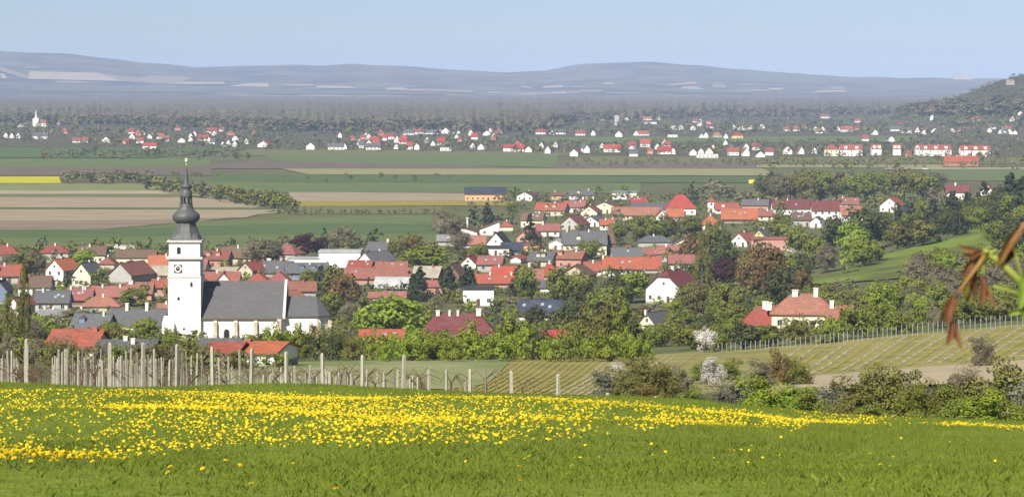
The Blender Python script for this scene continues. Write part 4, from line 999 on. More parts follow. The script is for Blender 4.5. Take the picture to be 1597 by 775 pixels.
T = []   # x pixel, base row, width px, height px, kind, place note
def tree(px, yb, w, h, kind, note=None, shape=None, Y=None): T.append((px, yb, w, h, kind, note, shape, Y))
# hand placed, large ones
for a in [
 (665, 424, 84, 44, 'lime'), (612, 537, 122, 82, 'lime'), (575, 530, 60, 55, 'lime'), (655, 535, 60, 60, 'mid'),
 (600, 563, 55, 46, 'lime'), (640, 564, 50, 40, 'lime'), (685, 563, 62, 48, 'lime'), (730, 562, 80, 60, 'lime'), (772, 561, 60, 52, 'mid'), (808, 560, 78, 72, 'lime'), (842, 560, 50, 50, 'dark'), (868, 560, 58, 42, 'olive'), (905, 560, 70, 70, 'olive'), (935, 558, 80, 92, 'olive'), (965, 556, 70, 100, 'mid'), (985, 556, 60, 60, 'dark'),
 (985, 473, 70, 56, 'lime'), (962, 486, 55, 60, 'dark'), (940, 505, 60, 66, 'mid'), (915, 500, 60, 66, 'dark'), (870, 480, 50, 70, 'mid'), (905, 476, 55, 60, 'mid'), (890, 520, 60, 60, 'dark'),
 (820, 470, 42, 62, 'mid'), (808, 462, 38, 52, 'conifer'), (700, 468, 46, 58, 'conifer'), (655, 470, 46, 58, 'conifer'), (640, 465, 30, 45, 'conifer'), (730, 460, 40, 52, 'conifer'), (826, 385, 28, 56, 'conifer'), (574, 462, 24, 36, 'conifer'), (550, 458, 24, 34, 'conifer'),
 (520, 470, 52, 66, 'olive'), (500, 462, 36, 52, 'conifer'), (540, 485, 60, 66, 'rust'), (480, 455, 36, 40, 'mid'), (515, 500, 50, 50, 'mid'), (545, 508, 42, 44, 'bare'),
 (38, 552, 26, 145, 'poplar'), (12, 556, 28, 95, 'poplar'), (28, 552, 22, 80, 'poplar'), (70, 532, 44, 44, 'lime'), (55, 545, 46, 50, 'bare'), (15, 566, 44, 52, 'bare'), (60, 562, 40, 40, 'bare'),
 (227, 533, 50, 42, 'lime'), (187, 538, 54, 32, 'redbush'), (205, 540, 40, 28, 'redbush'), (262, 566, 34, 62, 'mid'), (245, 560, 34, 40, 'mid'), (120, 502, 60, 28, 'olive'), (128, 507, 46, 20, 'lime'), (205, 478, 44, 34, 'mid'), (225, 474, 26, 40, 'mid'), (258, 470, 16, 32, 'mid'),
 (155, 448, 36, 36, 'mid'), (75, 452, 42, 24, 'mid'), (97, 446, 20, 50, 'conifer'), (108, 448, 26, 28, 'dark'), (35, 440, 60, 50, 'olive'), (55, 430, 44, 40, 'bare'), (12, 436, 40, 44, 'bare'), (130, 418, 50, 34, 'lime'), (70, 392, 18, 26, 'conifer'), (62, 392, 14, 30, 'conifer'), (150, 396, 22, 30, 'olive'),
 (405, 415, 60, 48, 'bare'), (425, 412, 44, 42, 'bare'), (440, 402, 26, 34, 'conifer'), (475, 402, 48, 42, 'purple'), (460, 404, 34, 26, 'olive'), (500, 400, 42, 34, 'purple'), (507, 388, 30, 34, 'conifer'), (535, 393, 60, 44, 'bare'), (566, 395, 26, 34, 'conifer'), (583, 388, 34, 36, 'dark'), (620, 402, 40, 38, 'olive'), (645, 400, 40, 40, 'rust'), (330, 402, 20, 22, 'lime'), (354, 396, 14, 26, 'conifer'), (370, 402, 30, 26, 'mid'), (234, 398, 20, 30, 'conifer'),
 (700, 378, 60, 50, 'bare'), (690, 372, 44, 48, 'bare'), (735, 365, 30, 40, 'conifer'), (760, 366, 34, 52, 'conifer'), (780, 352, 22, 26, 'conifer'), (740, 345, 20, 30, 'conifer'), (796, 350, 16, 24, 'conifer'), (716, 395, 44, 40, 'bare'), (748, 418, 40, 40, 'mid'),
 (922, 404, 46, 34, 'mid'), (890, 402, 22, 22, 'dark'), (838, 396, 30, 24, 'dark'), (862, 402, 40, 18, 'mid'), (1000, 378, 50, 48, 'mid'), (1022, 380, 44, 44, 'mid'), (1040, 378, 44, 46, 'olive'), (1075, 375, 48, 44, 'mid'), (985, 372, 36, 36, 'bare'), (960, 382, 36, 40, 'mid'),
 (1128, 442, 60, 80, 'dark'), (1108, 400, 44, 60, 'mid'), (1128, 452, 46, 56, 'purple'), (1095, 460, 46, 70, 'poplar'), (1075, 420, 36, 60, 'rust'), (1172, 462, 60, 90, 'rust'), (1200, 470, 60, 96, 'rust'), (1225, 455, 50, 70, 'mid'), (1215, 480, 60, 66, 'dark'), (1160, 462, 40, 30, 'blossom'), (1235, 425, 40, 40, 'blossom'), (1246, 452, 54, 60, 'dark'), (1060, 405, 30, 30, 'grey'), (1045, 420, 30, 40, 'rust'),
 (1130, 500, 60, 70, 'mid'), (1150, 520, 60, 50, 'mid'), (1085, 500, 54, 52, 'olive'), (1060, 520, 60, 44, 'mid'), (1030, 540, 80, 44, 'mid'), (1080, 545, 70, 44, 'mid'), (1055, 495, 46, 34, 'lime'), (1102, 550, 40, 46, 'blossom'), (1120, 548, 50, 40, 'mid'), (1160, 545, 70, 46, 'dark'), (1200, 540, 60, 38, 'mid'), (1170, 505, 44, 50, 'dark'),
 (1245, 535, 60, 34, 'olive'), (1255, 510, 40, 30, 'grey'), (1330, 528, 70, 56, 'mid'), (1370, 520, 60, 50, 'mid'), (1345, 505, 22, 40, 'purple'), (1375, 500, 66, 60, 'lime'), (1428, 508, 46, 54, 'lime'), (1400, 520, 60, 36, 'mid'), (1465, 510, 80, 46, 'mid'), (1510, 505, 80, 44, 'mid'), (1560, 500, 90, 42, 'mid'), (1600, 498, 80, 50, 'olive'), (1300, 520, 50, 26, 'mid'), (1290, 535, 60, 26, 'mid'),
 (1440, 470, 90, 70, 'bare'), (1480, 480, 80, 66, 'bare'), (1420, 480, 60, 60, 'mid'), (1452, 452, 66, 46, 'olive'), (1520, 456, 80, 52, 'mid'), (1585, 458, 80, 64, 'bare'), (1530, 470, 90, 74, 'mid'), (1570, 480, 80, 80, 'bare'), (1600, 455, 80, 80, 'mid'),
 (1230, 385, 60, 44, 'mid'), (1215, 370, 50, 40, 'mid'), (1250, 400, 54, 50, 'mid'), (1270, 420, 50, 56, 'mid'), (1300, 392, 50, 60, 'dark'), (1345, 392, 70, 76, 'dark'), (1375, 385, 60, 60, 'dark'), (1330, 410, 60, 70, 'lime'), (1345, 418, 50, 54, 'lime'), (1290, 425, 50, 46, 'bare'), (1320, 428, 30, 44, 'lime'), (1400, 392, 60, 52, 'olive'), (1440, 385, 60, 46, 'olive'), (1365, 410, 40, 40, 'mid'),
 (1420, 372, 40, 60, 'conifer'), (1455, 366, 44, 60, 'conifer'), (1485, 360, 46, 66, 'conifer'), (1510, 355, 40, 60, 'conifer'), (1535, 348, 46, 70, 'conifer'), (1575, 352, 60, 88, 'conifer'), (1597, 360, 60, 90, 'conifer'), (1470, 362, 50, 46, 'olive'), (1525, 352, 50, 50, 'mid'), (1555, 350, 44, 60, 'dark'), (1400, 350, 30, 40, 'conifer'), (1440, 350, 36, 44, 'mid'), (1585, 335, 50, 60, 'dark'),
 (1240, 315, 44, 52, 'olive'), (1260, 318, 40, 64, 'olive'), (1280, 316, 44, 56, 'mid'), (1305, 314, 44, 50, 'olive'), (1330, 316, 44, 50, 'mid'), (1355, 314, 50, 52, 'mid'), (1380, 306, 44, 44, 'mid'), (1410, 310, 60, 52, 'olive'), (1440, 312, 60, 50, 'mid'), (1215, 316, 40, 50, 'bare'), (1200, 312, 40, 44, 'dark'), (1460, 300, 40, 36, 'grey'), (1325, 292, 30, 30, 'purple'),
 (1110, 303, 44, 28, 'bare'), (1128, 308, 40, 24, 'bare'), (1185, 322, 40, 26, 'purple'), (1160, 320, 40, 26, 'bare'), (1092, 318, 34, 26, 'conifer'), (1080, 312, 26, 30, 'conifer'), (1138, 316, 12, 22, 'conifer'),
 ]: tree(*a, None, 'bush' if (a[1] > 545 and a[0] > 420 and a[4] in ('lime', 'mid', 'olive', 'dark')) or (a[0] > 1235 and a[1] > 495) else None)
N_HAND = len(T)
def zone(x0, x1, yf, n, kinds, hm, note=None, wr=(0.75, 1.1), jit=4, seed=1, shape=None):
    r = random.Random(seed)
    for i in range(n):
        px = x0 + (x1 - x0) * (i + r.random()) / n
        yb = yf(px) + r.uniform(-jit, jit)
        g = ground(px, yb); s = F / g[1]
        h = r.uniform(*hm) * s; k = r.choice(kinds)
        w = h * r.uniform(*wr) * (0.5 if k == 'conifer' else 0.35 if k == 'poplar' else 1)
        tree(px, yb, w, h, k, note, shape)
lerp = lambda a, b: (lambda x: np.interp(x, [p[0] for p in (a, b)], [p[1] for p in (a, b)]))
MX = ['bare', 'bare', 'olive', 'mid', 'mid', 'conifer', 'rust']
zone(-20, 690, lambda x: 398, 34, MX, (5, 8.5), seed=2, jit=7)
zone(-20, 260, lambda x: 412, 12, MX, (5, 8), seed=3, jit=6)
zone(0, 620, lambda x: 445, 12, ['mid', 'olive', 'bare', 'dark'], (4, 6.5), seed=4, jit=22)
zone(620, 900, lambda x: 440, 22, ['mid', 'olive', 'bare', 'dark', 'conifer'], (4, 7), seed=5, jit=36)
zone(880, 1000, lambda x: 455, 8, ['mid', 'dark', 'rust', 'bare'], (5, 8), seed=6, jit=20)
zone(900, 1250, lambda x: 350, 26, MX, (4, 7.5), seed=7, jit=14)
zone(1000, 1250, lambda x: 400, 14, ['mid', 'rust', 'bare', 'dark'], (5, 8), seed=8, jit=16)
zone(770, 1210, lambda x: 316, 40, ['bare', 'bare', 'olive', 'mid', 'dark'], (5, 8.5), seed=9, jit=9)
zone(780, 1200, lambda x: 330, 18, ['bare', 'mid', 'olive', 'dark'], (4, 7), seed=10, jit=8)
zone(1180, 1480, lambda x: 300, 26, ['olive', 'mid', 'bare', 'dark'], (8, 13), seed=11, jit=10)
zone(1400, 1620, lambda x: np.interp(x, [1400, 1620], [385, 345]), 18, ['conifer', 'dark', 'olive', 'mid'], (7, 13), seed=12, jit=7)
zone(1450, 1620, lambda x: 315, 14, ['mid', 'bare', 'dark', 'olive'], (7, 12), seed=13, jit=12)
zone(1240, 1620, lambda x: np.interp(x, [1240, 1620], [482, 468]), 22, ['mid', 'bare', 'olive', 'mid', 'rust'], (4, 7.5), seed=14, jit=12)
zone(1000, 1620, lambda x: np.interp(x, [1000, 1250, 1400, 1620], [545, 532, 515, 495]), 34, ['mid', 'mid', 'olive', 'lime', 'bare'], (2.5, 4.5), seed=15, jit=3, shape='bush')
zone(545, 1010, lambda x: 563, 30, ['lime', 'lime', 'lime', 'mid', 'olive'], (2.6, 4.6), seed=16, jit=2, shape='bush')
zone(420, 580, lambda x: 560, 12, ['mid', 'olive', 'lime', 'dark'], (3, 5), seed=17, jit=5, shape='bush')
zone(0, 330, lambda x: 572, 18, ['bare', 'olive', 'mid'], (2.0, 3.4), seed=18, jit=4, shape='bush')
zone(880, 1240, lambda x: 505, 30, ['mid', 'olive', 'dark', 'mid', 'bare', 'rust'], (4, 8), seed=31, jit=34)
zone(1000, 1260, lambda x: 440, 22, ['mid', 'olive', 'dark', 'rust', 'bare'], (5, 9), seed=32, jit=28)
zone(1250, 1600, lambda x: np.interp(x, [1250, 1600], [505, 480]), 24, ['mid', 'olive', 'bare', 'mid'], (4, 8), seed=33, jit=16)
zone(540, 880, lambda x: 500, 16, ['mid', 'olive', 'dark', 'bare'], (4, 7), seed=34, jit=28)
zone(1210, 1500, lambda x: 330, 26, ['mid', 'olive', 'dark', 'conifer', 'bare'], (6, 11), seed=35, jit=16)
zone(300, 445, lambda x: 577, 13, ['mid', 'olive', 'bare', 'mid'], (1.4, 2.4), seed=39, jit=2, shape='bush')
zone(0, 260, lambda x: 540, 10, ['mid', 'olive', 'bare'], (3, 6), seed=36, jit=14)
zone(1395, 1625, lambda x: np.interp(x, [1395, 1625], [378, 340]), 22, ['conifer', 'conifer', 'dark', 'mid'], (9, 16), seed=38, jit=6)
zone(1415, 1625, lambda x: np.interp(x, [1415, 1625], [438, 412]), 20, ['olive', 'mid', 'bare', 'lime', 'mid'], (4, 8), seed=40, jit=11)
zone(1540, 1625, lambda x: 385, 7, ['conifer', 'dark', 'mid'], (8, 13), seed=42, jit=14)
B1 = 'in the dark copse beside the yellow field'; B2 = 'in the tree belt slanting across the plain'; B3 = 'in the young row across the green field'
zone(96, 236, lambda x: 285, 26, ['bare', 'bare', 'dark', 'olive'], (7, 10), B1, seed=20, jit=3)
zone(232, 458, lambda x: np.interp(x, [232, 458], [296, 331]), 34, ['olive', 'mid', 'olive', 'dark', 'bare'], (8.5, 11.5), B2, seed=21, jit=2.5)
zone(425, 690, lambda x: 334, 30, ['dark', 'conifer', 'conifer', 'mid'], (2.5, 4.5), B3, seed=22, jit=1)
zone(60, 390, lambda x: 246, 40, ['bare', 'olive', 'olive', 'grey', 'dark'], (6, 11), 'among scrub below the far village', seed=23, jit=4)
zone(880, 1200, lambda x: 257, 40, ['olive', 'bare'], (4, 7), 'in the scrub strip below the far village', seed=24, jit=4)
zone(1230, 1600, lambda x: 247.5, 26, ['bare', 'mid', 'dark', 'olive'], (4, 8), 'before the apartment houses', seed=37, jit=1)
zone(1200, 1600, lambda x: 259, 46, ['olive', 'bare', 'mid'], (6, 10), 'in the scrub strip before the apartment houses', seed=25, jit=6)
zone(420, 720, lambda x: 281, 10, ['olive', 'dark'], (3, 5), 'dotted along the field edge on the plain', seed=26, jit=3)
zone(260, 340, lambda x: 275, 6, ['mid', 'olive'], (4, 6), 'dotted along the field edge on the plain', seed=27, jit=3)

# keep key houses visible: drop zone trees that stand before them, and trees standing inside a house
def hides(px, yb, w, h, Y):
    for (x0, x1, yr, yh, HYY, sh, fp) in HOUSES:
        if Y < HYY - 2:
            ox = min(px + w*.4, x1) - max(px - w*.4, x0); oy = min(yb, yh) - max(yb - h, yr)
            if ox > 0 and oy > 0 and ox * oy > 0.38 * (x1 - x0) * (yh - yr): return True
    return False
def inside(X, Y):
    for hh in HOUSES:
        fx, fy, fr = hh[6]
        if abs(X - fx) < fr and abs(Y - fy) < fr: return True
    return False
placed = []
for idx, (px, yb, w, h, kind, note, shape, Yf) in enumerate(T):
    g = ground(px, yb); X, Y, Z = g
    if inside(X, Y):
        for dy in (6, -6, 10, -10, 15, -15, 20):
            X2 = X * (Y + dy) / Y
            if not inside(X2, Y + dy): X, Y = X2, Y + dy; Z = float(zg(X, Y)); break
        else: continue
    if shape != 'bush' and hides(px, yb, w, h, Y) and idx >= N_HAND: continue
    s = Y / F
    if shape == 'bush': h *= 1.3
    placed.append([w * h, X, Y, Z, w * s, (h * s), kind, note, px, yb, h, shape])
placed.sort(key=lambda a: -a[0])
NTREE = 295
def tree_label(kind, px, yb, h, Y, note):
    base = KW[kind]
    if note: return base + ' ' + note
    best = None
    for hh in HOUSES:
        cx_, cy_ = (hh[0] + hh[1]) / 2, (hh[2] + hh[3]) / 2
        dx = max(0, abs(px - cx_) - (hh[1] - hh[0]) / 2); d = math.hypot(dx, (yb - h*.5 - cy_) * 1.2)
        if best is None or d < best[0]: best = (d, hh)
    hh = best[1]
    if hh[0] + 3 < px < hh[1] - 3: rel = 'in front of' if Y < hh[4] else 'behind'
    else: rel = ('left of' if px < (hh[0] + hh[1]) / 2 else 'right of')
    return f'{base} {rel} the {hh[5]}'
ORD = ['', 'first', 'second', 'third', 'fourth', 'fifth', 'sixth', 'seventh', 'eighth', 'ninth', 'tenth', 'eleventh', 'twelfth']
def ordn(n):
    if n < len(ORD): return ORD[n]
    return f'{n}' + ('th' if 10 <= n % 100 <= 20 else {1: 'st', 2: 'nd', 3: 'rd'}.get(n % 10, 'th'))
lab = {}
rt = random.Random(5)
tree_objs = []
for i, (ar, X, Y, Z, w, h, kind, note, px, yb, hp, shape) in enumerate(placed[:NTREE]):
    cm, tm = rt.choice(PB[kind] if shape == 'bush' and kind in PB else PROTO[kind])
    nm = {'conifer': 'conifer_tree', 'poplar': 'poplar_tree', 'redbush': 'red_shrub', 'blossom': 'blossom_tree', 'bare': 'bare_tree'}.get(kind, 'broadleaf_tree')
    o = empty(nm, (X, Y, Z - 0.15), rt.uniform(0, 6.28), (w * 1.06, w * 1.06, h))
    link('crown', cm, o); link('trunk', tm, o)
    l = tree_label(kind, px, yb, hp, Y, note)
    lab.setdefault(l, []).append((o, hp, px))
    o['category'] = 'tree' if kind != 'redbush' else 'shrub'
for l, os_ in lab.items():
    if len(os_) == 1: tag(os_[0][0], l); continue
    if len(os_) == 2 and abs(os_[0][1] - os_[1][1]) > 6:
        p, q = sorted(os_, key=lambda q: -q[1]); tag(p[0], 'taller ' + l); tag(q[0], 'shorter ' + l)
    else:
        for n_, (o, _, _) in enumerate(sorted(os_, key=lambda q: q[2])): tag(o, f'{l}, {ordn(n_ + 1)} from left')
    for o, _, _ in os_: o['group'] = l
# ------------------------------------------------------------------ woods too far or too many to count: one mesh each
def mesh_arrays(me):
    v = np.empty(len(me.vertices) * 3, np.float32); me.vertices.foreach_get('co', v)
    f = np.empty(len(me.loops), np.int32); me.loops.foreach_get('vertex_index', f)
    return v.reshape(-1, 3), f.reshape(-1, 4)
LOWA = {k: [mesh_arrays(c) for c, t in v] for k, v in LOW.items()}
FARA = {k: [mesh_arrays(c) for c, t in v] for k, v in FAR.items()}
def stuff_wood(name, items, label, rg, src=None):
    src = src or LOWA
    """items: list of (x, y, z, w, h, kind)"""
    kinds = sorted(set(i[5] for i in items)); mats_ = [LEAFM[k] for k in kinds]
    VV, FF, MI = [], [], []; off = 0
    for (x, y, z, w, h, k) in items:
        v, f = src[k][int(rg.integers(3))]
        a = rg.uniform(0, 6.28); c, s = math.cos(a), math.sin(a)
        q = np.empty_like(v); q[:, 0] = (v[:, 0] * c - v[:, 1] * s) * w + x; q[:, 1] = (v[:, 0] * s + v[:, 1] * c) * w + y; q[:, 2] = v[:, 2] * h + z
        VV.append(q); FF.append(f + off); off += len(v); MI.append(np.full(len(f), kinds.index(k)))
    o = link(name, np_mesh(name, np.concatenate(VV), np.concatenate(FF), mats_, np.concatenate(MI)))
    tag(o, label, kind='stuff'); return o
rg = np.random.default_rng(99)
rest = [(a[1], a[2], a[3] - .2, a[4] * 1.15, a[5], a[6] if a[6] in LOWA else 'olive') for a in placed[NTREE:]]
# garden scrub all through the town
for _ in range(2300):
    px = rg.uniform(-60, 1640); yb = rg.uniform(318, 545) if px > 700 else rg.uniform(392, 560)
    g = ground(px, yb)
    if inside(g[0], g[1]) : continue
    if px > 1250 and 352 < yb < 450 : continue
    if yb > np.interp(px, [0, 560, 700, 1080, 1250, 1400, 1640], [560, 560, 548, 540, 526, 508, 490]): continue
    h = rg.uniform(1.5, 4.2)
    if hides(px, yb, h * F / g[1], h * F / g[1] * 1.5, g[1]): continue
    rest.append((g[0], g[1], g[2] - .1, h * rg.uniform(.9, 1.8), h, str(rg.choice(['olive', 'bare', 'mid', 'dark', 'lime', 'mid']))))
stuff_wood('garden_scrub', rest, 'low mixed scrub and small trees filling the gardens of the town', rg)
far = []
for _ in range(4200):    # trees of the far village
    px = rg.uniform(-160, 1760); yb = rg.uniform(176, 243)
    dens = 1.0
    if yb > np.interp(px, [0, 200, 400, 800, 1200, 1600], [222, 232, 236, 240, 246, 250]): continue
    if 820 < px < 1420 and 212 < yb < 223: continue
    g = ground(px, yb); h = rg.uniform(6, 13) if yb < 212 else rg.uniform(4, 9)
    far.append((g[0], g[1], g[2] - .3, h * rg.uniform(.7, 1.4), h, str(rg.choice(['bare', 'bare', 'olive', 'dark', 'dark', 'mid', 'conifer'], p=[.22, .16, .18, .13, .11, .1, .1]))))
stuff_wood('village_trees', far, 'dark trees crowding between the houses of the far village', rg, FARA)
# flood-plain forest: one closed bumpy canopy with a ragged front edge
EDGE = ([-600, 0, 300, 420, 640, 860, 900, 1000, 1300, 1600, 2200], [189, 190, 196, 202, 203, 203, 188, 184, 179, 176, 176])
cc_ = np.linspace(-600, 2200, 640); nrow = 170
yb_ = np.interp(cc_, *EDGE) + rg.normal(0, 1.0, len(cc_)) + 1.5 * np.sin(cc_ / 37.0)
Y0_ = EYE * F / (yb_ - HY); tt = np.linspace(0, 1, nrow)
Yc = Y0_[None, :] * (11200.0 / Y0_[None, :]) ** tt[:, None]
Yc[1] = Yc[0] + 4; Xc = (cc_[None, :] - CX) * Yc / F
clump = np.sin(Xc / 90 + 2 * np.sin(Yc / 310)) * np.sin(Yc / 170 + np.sin(Xc / 240))
Zc = 15 + 2.0 * clump + rg.uniform(-3.2, 3.2, Yc.shape); Zc[0] = -1; Zc[1] *= .8
Zc = np.where((np.sin(Xc / 460 + 1.3 * np.sin(Yc / 800)) * np.sin(Yc / 520 + 1.1) > .72) & (tt[:, None] > .12), 1.5, Zc)
i_, j_ = np.meshgrid(np.arange(nrow - 1), np.arange(len(cc_) - 1), indexing='ij'); kk = len(cc_)
m_can = mat('forest_canopy', (0.085, 0.070, 0.050), (0.155, 0.126, 0.086), 0.035, coord='WORLD', detail=9, rough=.95, spec=.05, c3=(0.125, 0.12, 0.068), scale3=.0016)
o = link('forest', np_mesh('forest', np.stack([Xc, Yc, Zc], -1).reshape(-1, 3), np.stack([i_*kk+j_, i_*kk+j_+1, (i_+1)*kk+j_+1, (i_+1)*kk+j_], -1).reshape(-1, 4), m_can))
tag(o, 'brown leafless forest covering the plain beyond the far village', kind='stuff')
wood = []
for _ in range(2700):
    px = rg.uniform(-300, 1900); yb = np.interp(px, *EDGE) - abs(rg.normal(0, 4.5)) + 3.2
    g = ground(px, yb); h = rg.uniform(15, 23)
    wood.append((g[0], g[1], g[2] - 1, h * rg.uniform(.8, 1.5), h * .92, str(rg.choice(['forest', 'olive', 'bare', 'dark'], p=[.34, .10, .30, .26]))))
stuff_wood('forest_edge', wood, 'taller trees along the near edge of the brown forest', rg, FARA)
hw_ = []
for _ in range(1400):
    x = rg.uniform(560, 1300); y = rg.uniform(3700, 4900); hz = float(hill_h(x, y))
    if hz < 3: continue
    h = rg.uniform(5, 9); hw_.append((x, y, hz - 1, h * rg.uniform(.8, 1.3), h, str(rg.choice(['bare', 'olive', 'dark', 'mid'], p=[.3, .3, .2, .2]))))
stuff_wood('hill_forest', hw_, 'brown and green wood clothing the hill at the right edge', rg, FARA)

# ------------------------------------------------------------------ far village
FV = """32 199 10 W;41 195 7 W;98 195 18 T;100 209 11 H;62 217 24 D;125 223 24 R;165 223 13 W;196 225 10 H;9 216 7 W;18 216 6 W;28 216 5 W;214 213 12 H;218 224 12 R;233 233 21 B;249 217 11 R;258 221 11 R;283 223 11 W;297 221 6 W;303 213 6 W;317 220 17 R;326 224 8 W;329 207 14 R;277 204 9 H;347 230 9 W;356 229 8 W;366 218 7 H;366 230 5 W;384 225 5 W;395 209 8 H;
410 230 18 W;484 234 13 W;524 234 25 D;537 233 6 W;530 215 6 W;550 220 9 H;566 218 8 H;583 224 15 B;582 234 23 D;594 212 10 H;608 218 13 B;619 223 9 W;628 225 13 B;618 233 7 W;639 234 9 R;650 234 7 W;637 211 17 D;653 210 17 R;673 210 20 D;684 205 12 H;695 209 14 W;712 209 10 W;712 217 9 W;666 223 7 W;688 227 13 B;695 236 17 F;675 228 6 W;734 212 7 W;759 212 11 W;778 208 11 H;750 234 11 W;737 233 7 W;793 237 16 B;790 205 9 W;770 218 8 W;
806 237 22 B;824 238 11 W;844 232 8 W;854 240 9 W;866 231 5 W;895 244 13 W;843 210 15 R;861 211 8 W;873 210 18 D;905 212 15 R;925 212 7 W;965 214 11 W;1004 212 17 R;992 212 8 W;1049 215 15 F;1094 216 7 W;1101 216 6 W;1119 215 13 T;1132 217 6 W;1150 217 17 Y;906 190 12 R;934 189 15 W;960 181 8 W;962 196 7 A;977 189 7 W;1010 188 13 W;1014 194 20 F;1027 188 6 W;1063 181 12 R;1062 203 7 W;1092 191 7 W;1107 201 11 R;1144 202 9 W;1157 204 13 W;1172 202 10 W;1188 201 9 W;955 238 26 B;939 233 7 W;986 233 11 R;1006 230 15 B;988 244 13 D;1036 241 21 B;1050 241 9 W;1081 243 11 W;1093 242 9 W;1106 242 12 W;1104 247 32 F;1112 235 6 W;1143 243 18 R;1164 244 10 W;1179 235 11 R;1186 246 14 W;1200 243 12 R;
1228 241 15 W;1297 244 22 C;1328 244 34 Q;1368 243 15 Q;1399 243 12 Q;1417 245 10 H;1434 243 10 Q;1460 244 48 Q;1522 245 46 Q;1234 205 25 R;1254 201 9 H;1283 205 9 W;1286 185 15 W;1321 206 19 R;1335 203 11 H;1307 205 7 W;1365 211 9 W;1373 190 8 W;1396 205 14 D;1414 208 16 D;1431 207 8 W;1441 210 8 W;1448 205 9 H;1458 208 11 W;1467 205 14 R;1485 208 9 W;1498 206 9 H;1522 190 14 H;1454 187 8 W;1543 207 7 W;1560 209 6 W;1574 210 10 W;1583 210 7 W;1519 166 12 W;1553 172 10 W;1561 173 8 W;1583 162 9 W;1592 180 9 W;1579 189 8 W;1500 259 52 O;1390 222 12 W;1350 221 10 R;1250 241 8 W;1270 240 6 W"""
FK = {'W': ('white', 'slate', 'G', 'white-walled grey-roofed house'), 'R': ('white', 'red', 'L', 'white house with dull red roof'), 'B': ('white', 'bright', 'L', 'white house with bright red roof'), 'H': ('pink', 'red', 'H', 'brick-red hipped house'),
      'D': ('white', 'slate', 'L', 'long white house with dark roof'), 'T': ('beige', 'salmon', 'H', 'tan house with salmon roof'), 'F': ('white', 'metal', 'F', 'long flat white shed'), 'Y': ('yellow', 'bright', 'H', 'yellow house with bright red roof'),
      'A': ('grey', 'grey', 'F', 'grey tower block'), 'C': ('cream', 'red', 'H', 'cream apartment block with red hipped roof'), 'Q': ('white', 'red', 'L', 'white apartment house with red roof and white dormers'), 'O': ('brick', 'orange', 'L', 'long low hall with orange roof')}
fvl = []
for tok in FV.replace('\n', '').split(';'):
    a = tok.split()
    if len(a) == 4: fvl.append((float(a[0]), float(a[1]), float(a[2]), a[3]))
rx_ = random.Random(77)
for lo_, hi_, n_, ya, yb2 in ((190, 370, 12, 205, 226), (560, 830, 14, 206, 232), (900, 1200, 8, 226, 241), (1000, 1200, 5, 190, 205), (1230, 1580, 9, 190, 210)):
    for _ in range(n_): fvl.append((rx_.uniform(lo_, hi_), rx_.uniform(ya, yb2), rx_.uniform(6, 11), rx_.choice('WRRBHDW')))
fvl.sort()
tot = {}; cnt = {}
for a in fvl: tot[a[3]] = tot.get(a[3], 0) + 1
rf = random.Random(12)
for px, yb, wpx, k in fvl:
    wall, roof, typ, words_ = FK[k]
    g = ground(px, yb); s = g[1] / F; W = max(5.0, wpx * s)
    D = rf.uniform(8, 11); he = rf.uniform(2.8, 4.2); hr = he + rf.uniform(2.8, 4.2)
    if typ == 'G' and W > 14: typ = 'L'
    if k == 'W' : roof = rf.choice(['slate', 'oldred', 'red', 'brown']); words_ = 'small white house'
    if k in 'QC': he = 6.4; hr = 10.4; D = 12
    if k == 'A': he = 16; hr = 16.4
    if k == 'F': he = 3.4; hr = 3.7
    if k == 'O': he = 3.5; hr = 8
    root = empty('house' if k not in 'AQC' else 'apartment_house', (float(g[0]), float(g[1]), float(g[2])), R(rf.uniform(-22, 8)) if typ == 'G' else R(rf.uniform(-6, 4)))
    cnt[k] = cnt.get(k, 0) + 1
    tag(root, (f'{words_} in the far village' if tot[k] == 1 else f'{words_}, {ordn(cnt[k])} from left in the far village'), 'house', 'houses of the far village')
    ro = build_house(root, W, D, he, hr, typ, wall, roof, chim=1 if W > 9 else 0, windows=(W > 9), far=True, seed=int(px))
    if k == 'Q':
        n = max(2, int(W / 7))
        for i in range(n):
            x = -W/2 + W * (i + .5) / n
            b = MB(); b.box(x - 1.3, x + 1.3, 0.6, 5, he + .5, he + 2.6); b.build('dormer', wallmat('white'), ro)
            b = MB(); b.box(x - 1.6, x + 1.6, -1.2, 0.1, 0.3, 5.6); b.build('balcony', wallmat('white'), root)
# small far church
g = ground(55.5, 198); s = g[1] / F
fc = empty('church', tuple(map(float, g))); tag(fc, 'tiny white church with pointed spire in the far village', 'church')
b = MB(); b.box(-4.5 * s, 4.5 * s, 0, 9 * s, -1, 13 * s); b.build('tower', wallmat('white'), fc)
b = MB(); b.lathe([(3.2 * s, 13 * s), (1.6 * s, 16 * s), (1.5 * s, 19 * s), (0.15 * s, 27 * s)], 8, cy=4.5 * s); b.build('spire', mat('far_spire', (0.55, 0.56, 0.58), rough=.6), fc)
b = MB(); b.box(4.5 * s, 16 * s, 1, 9 * s, -1, 6 * s); b.build('nave', wallmat('white'), fc)
b = MB(); y0_, y1_, xm0, xm1 = 0.4, 9.6 * s, 4.5 * s, 16.5 * s
b.solid([(xm0, y0_, 5.8*s), (xm1, y0_, 5.8*s), (xm1, y1_, 5.8*s), (xm0, y1_, 5.8*s), (xm0, 5*s, 11*s), (xm1, 5*s, 11*s)], [(0,1,5,4),(2,3,4,5),(1,2,5),(3,0,4),(3,2,1,0)]); b.build('roof', roofmat('oldred'), fc)
for wx in (8, 13):
    b = MB(); b.box(wx*s - .8, wx*s + .8, .9, 1.05, 1.5*s, 4.5*s); b.build('window', m_glass, fc)
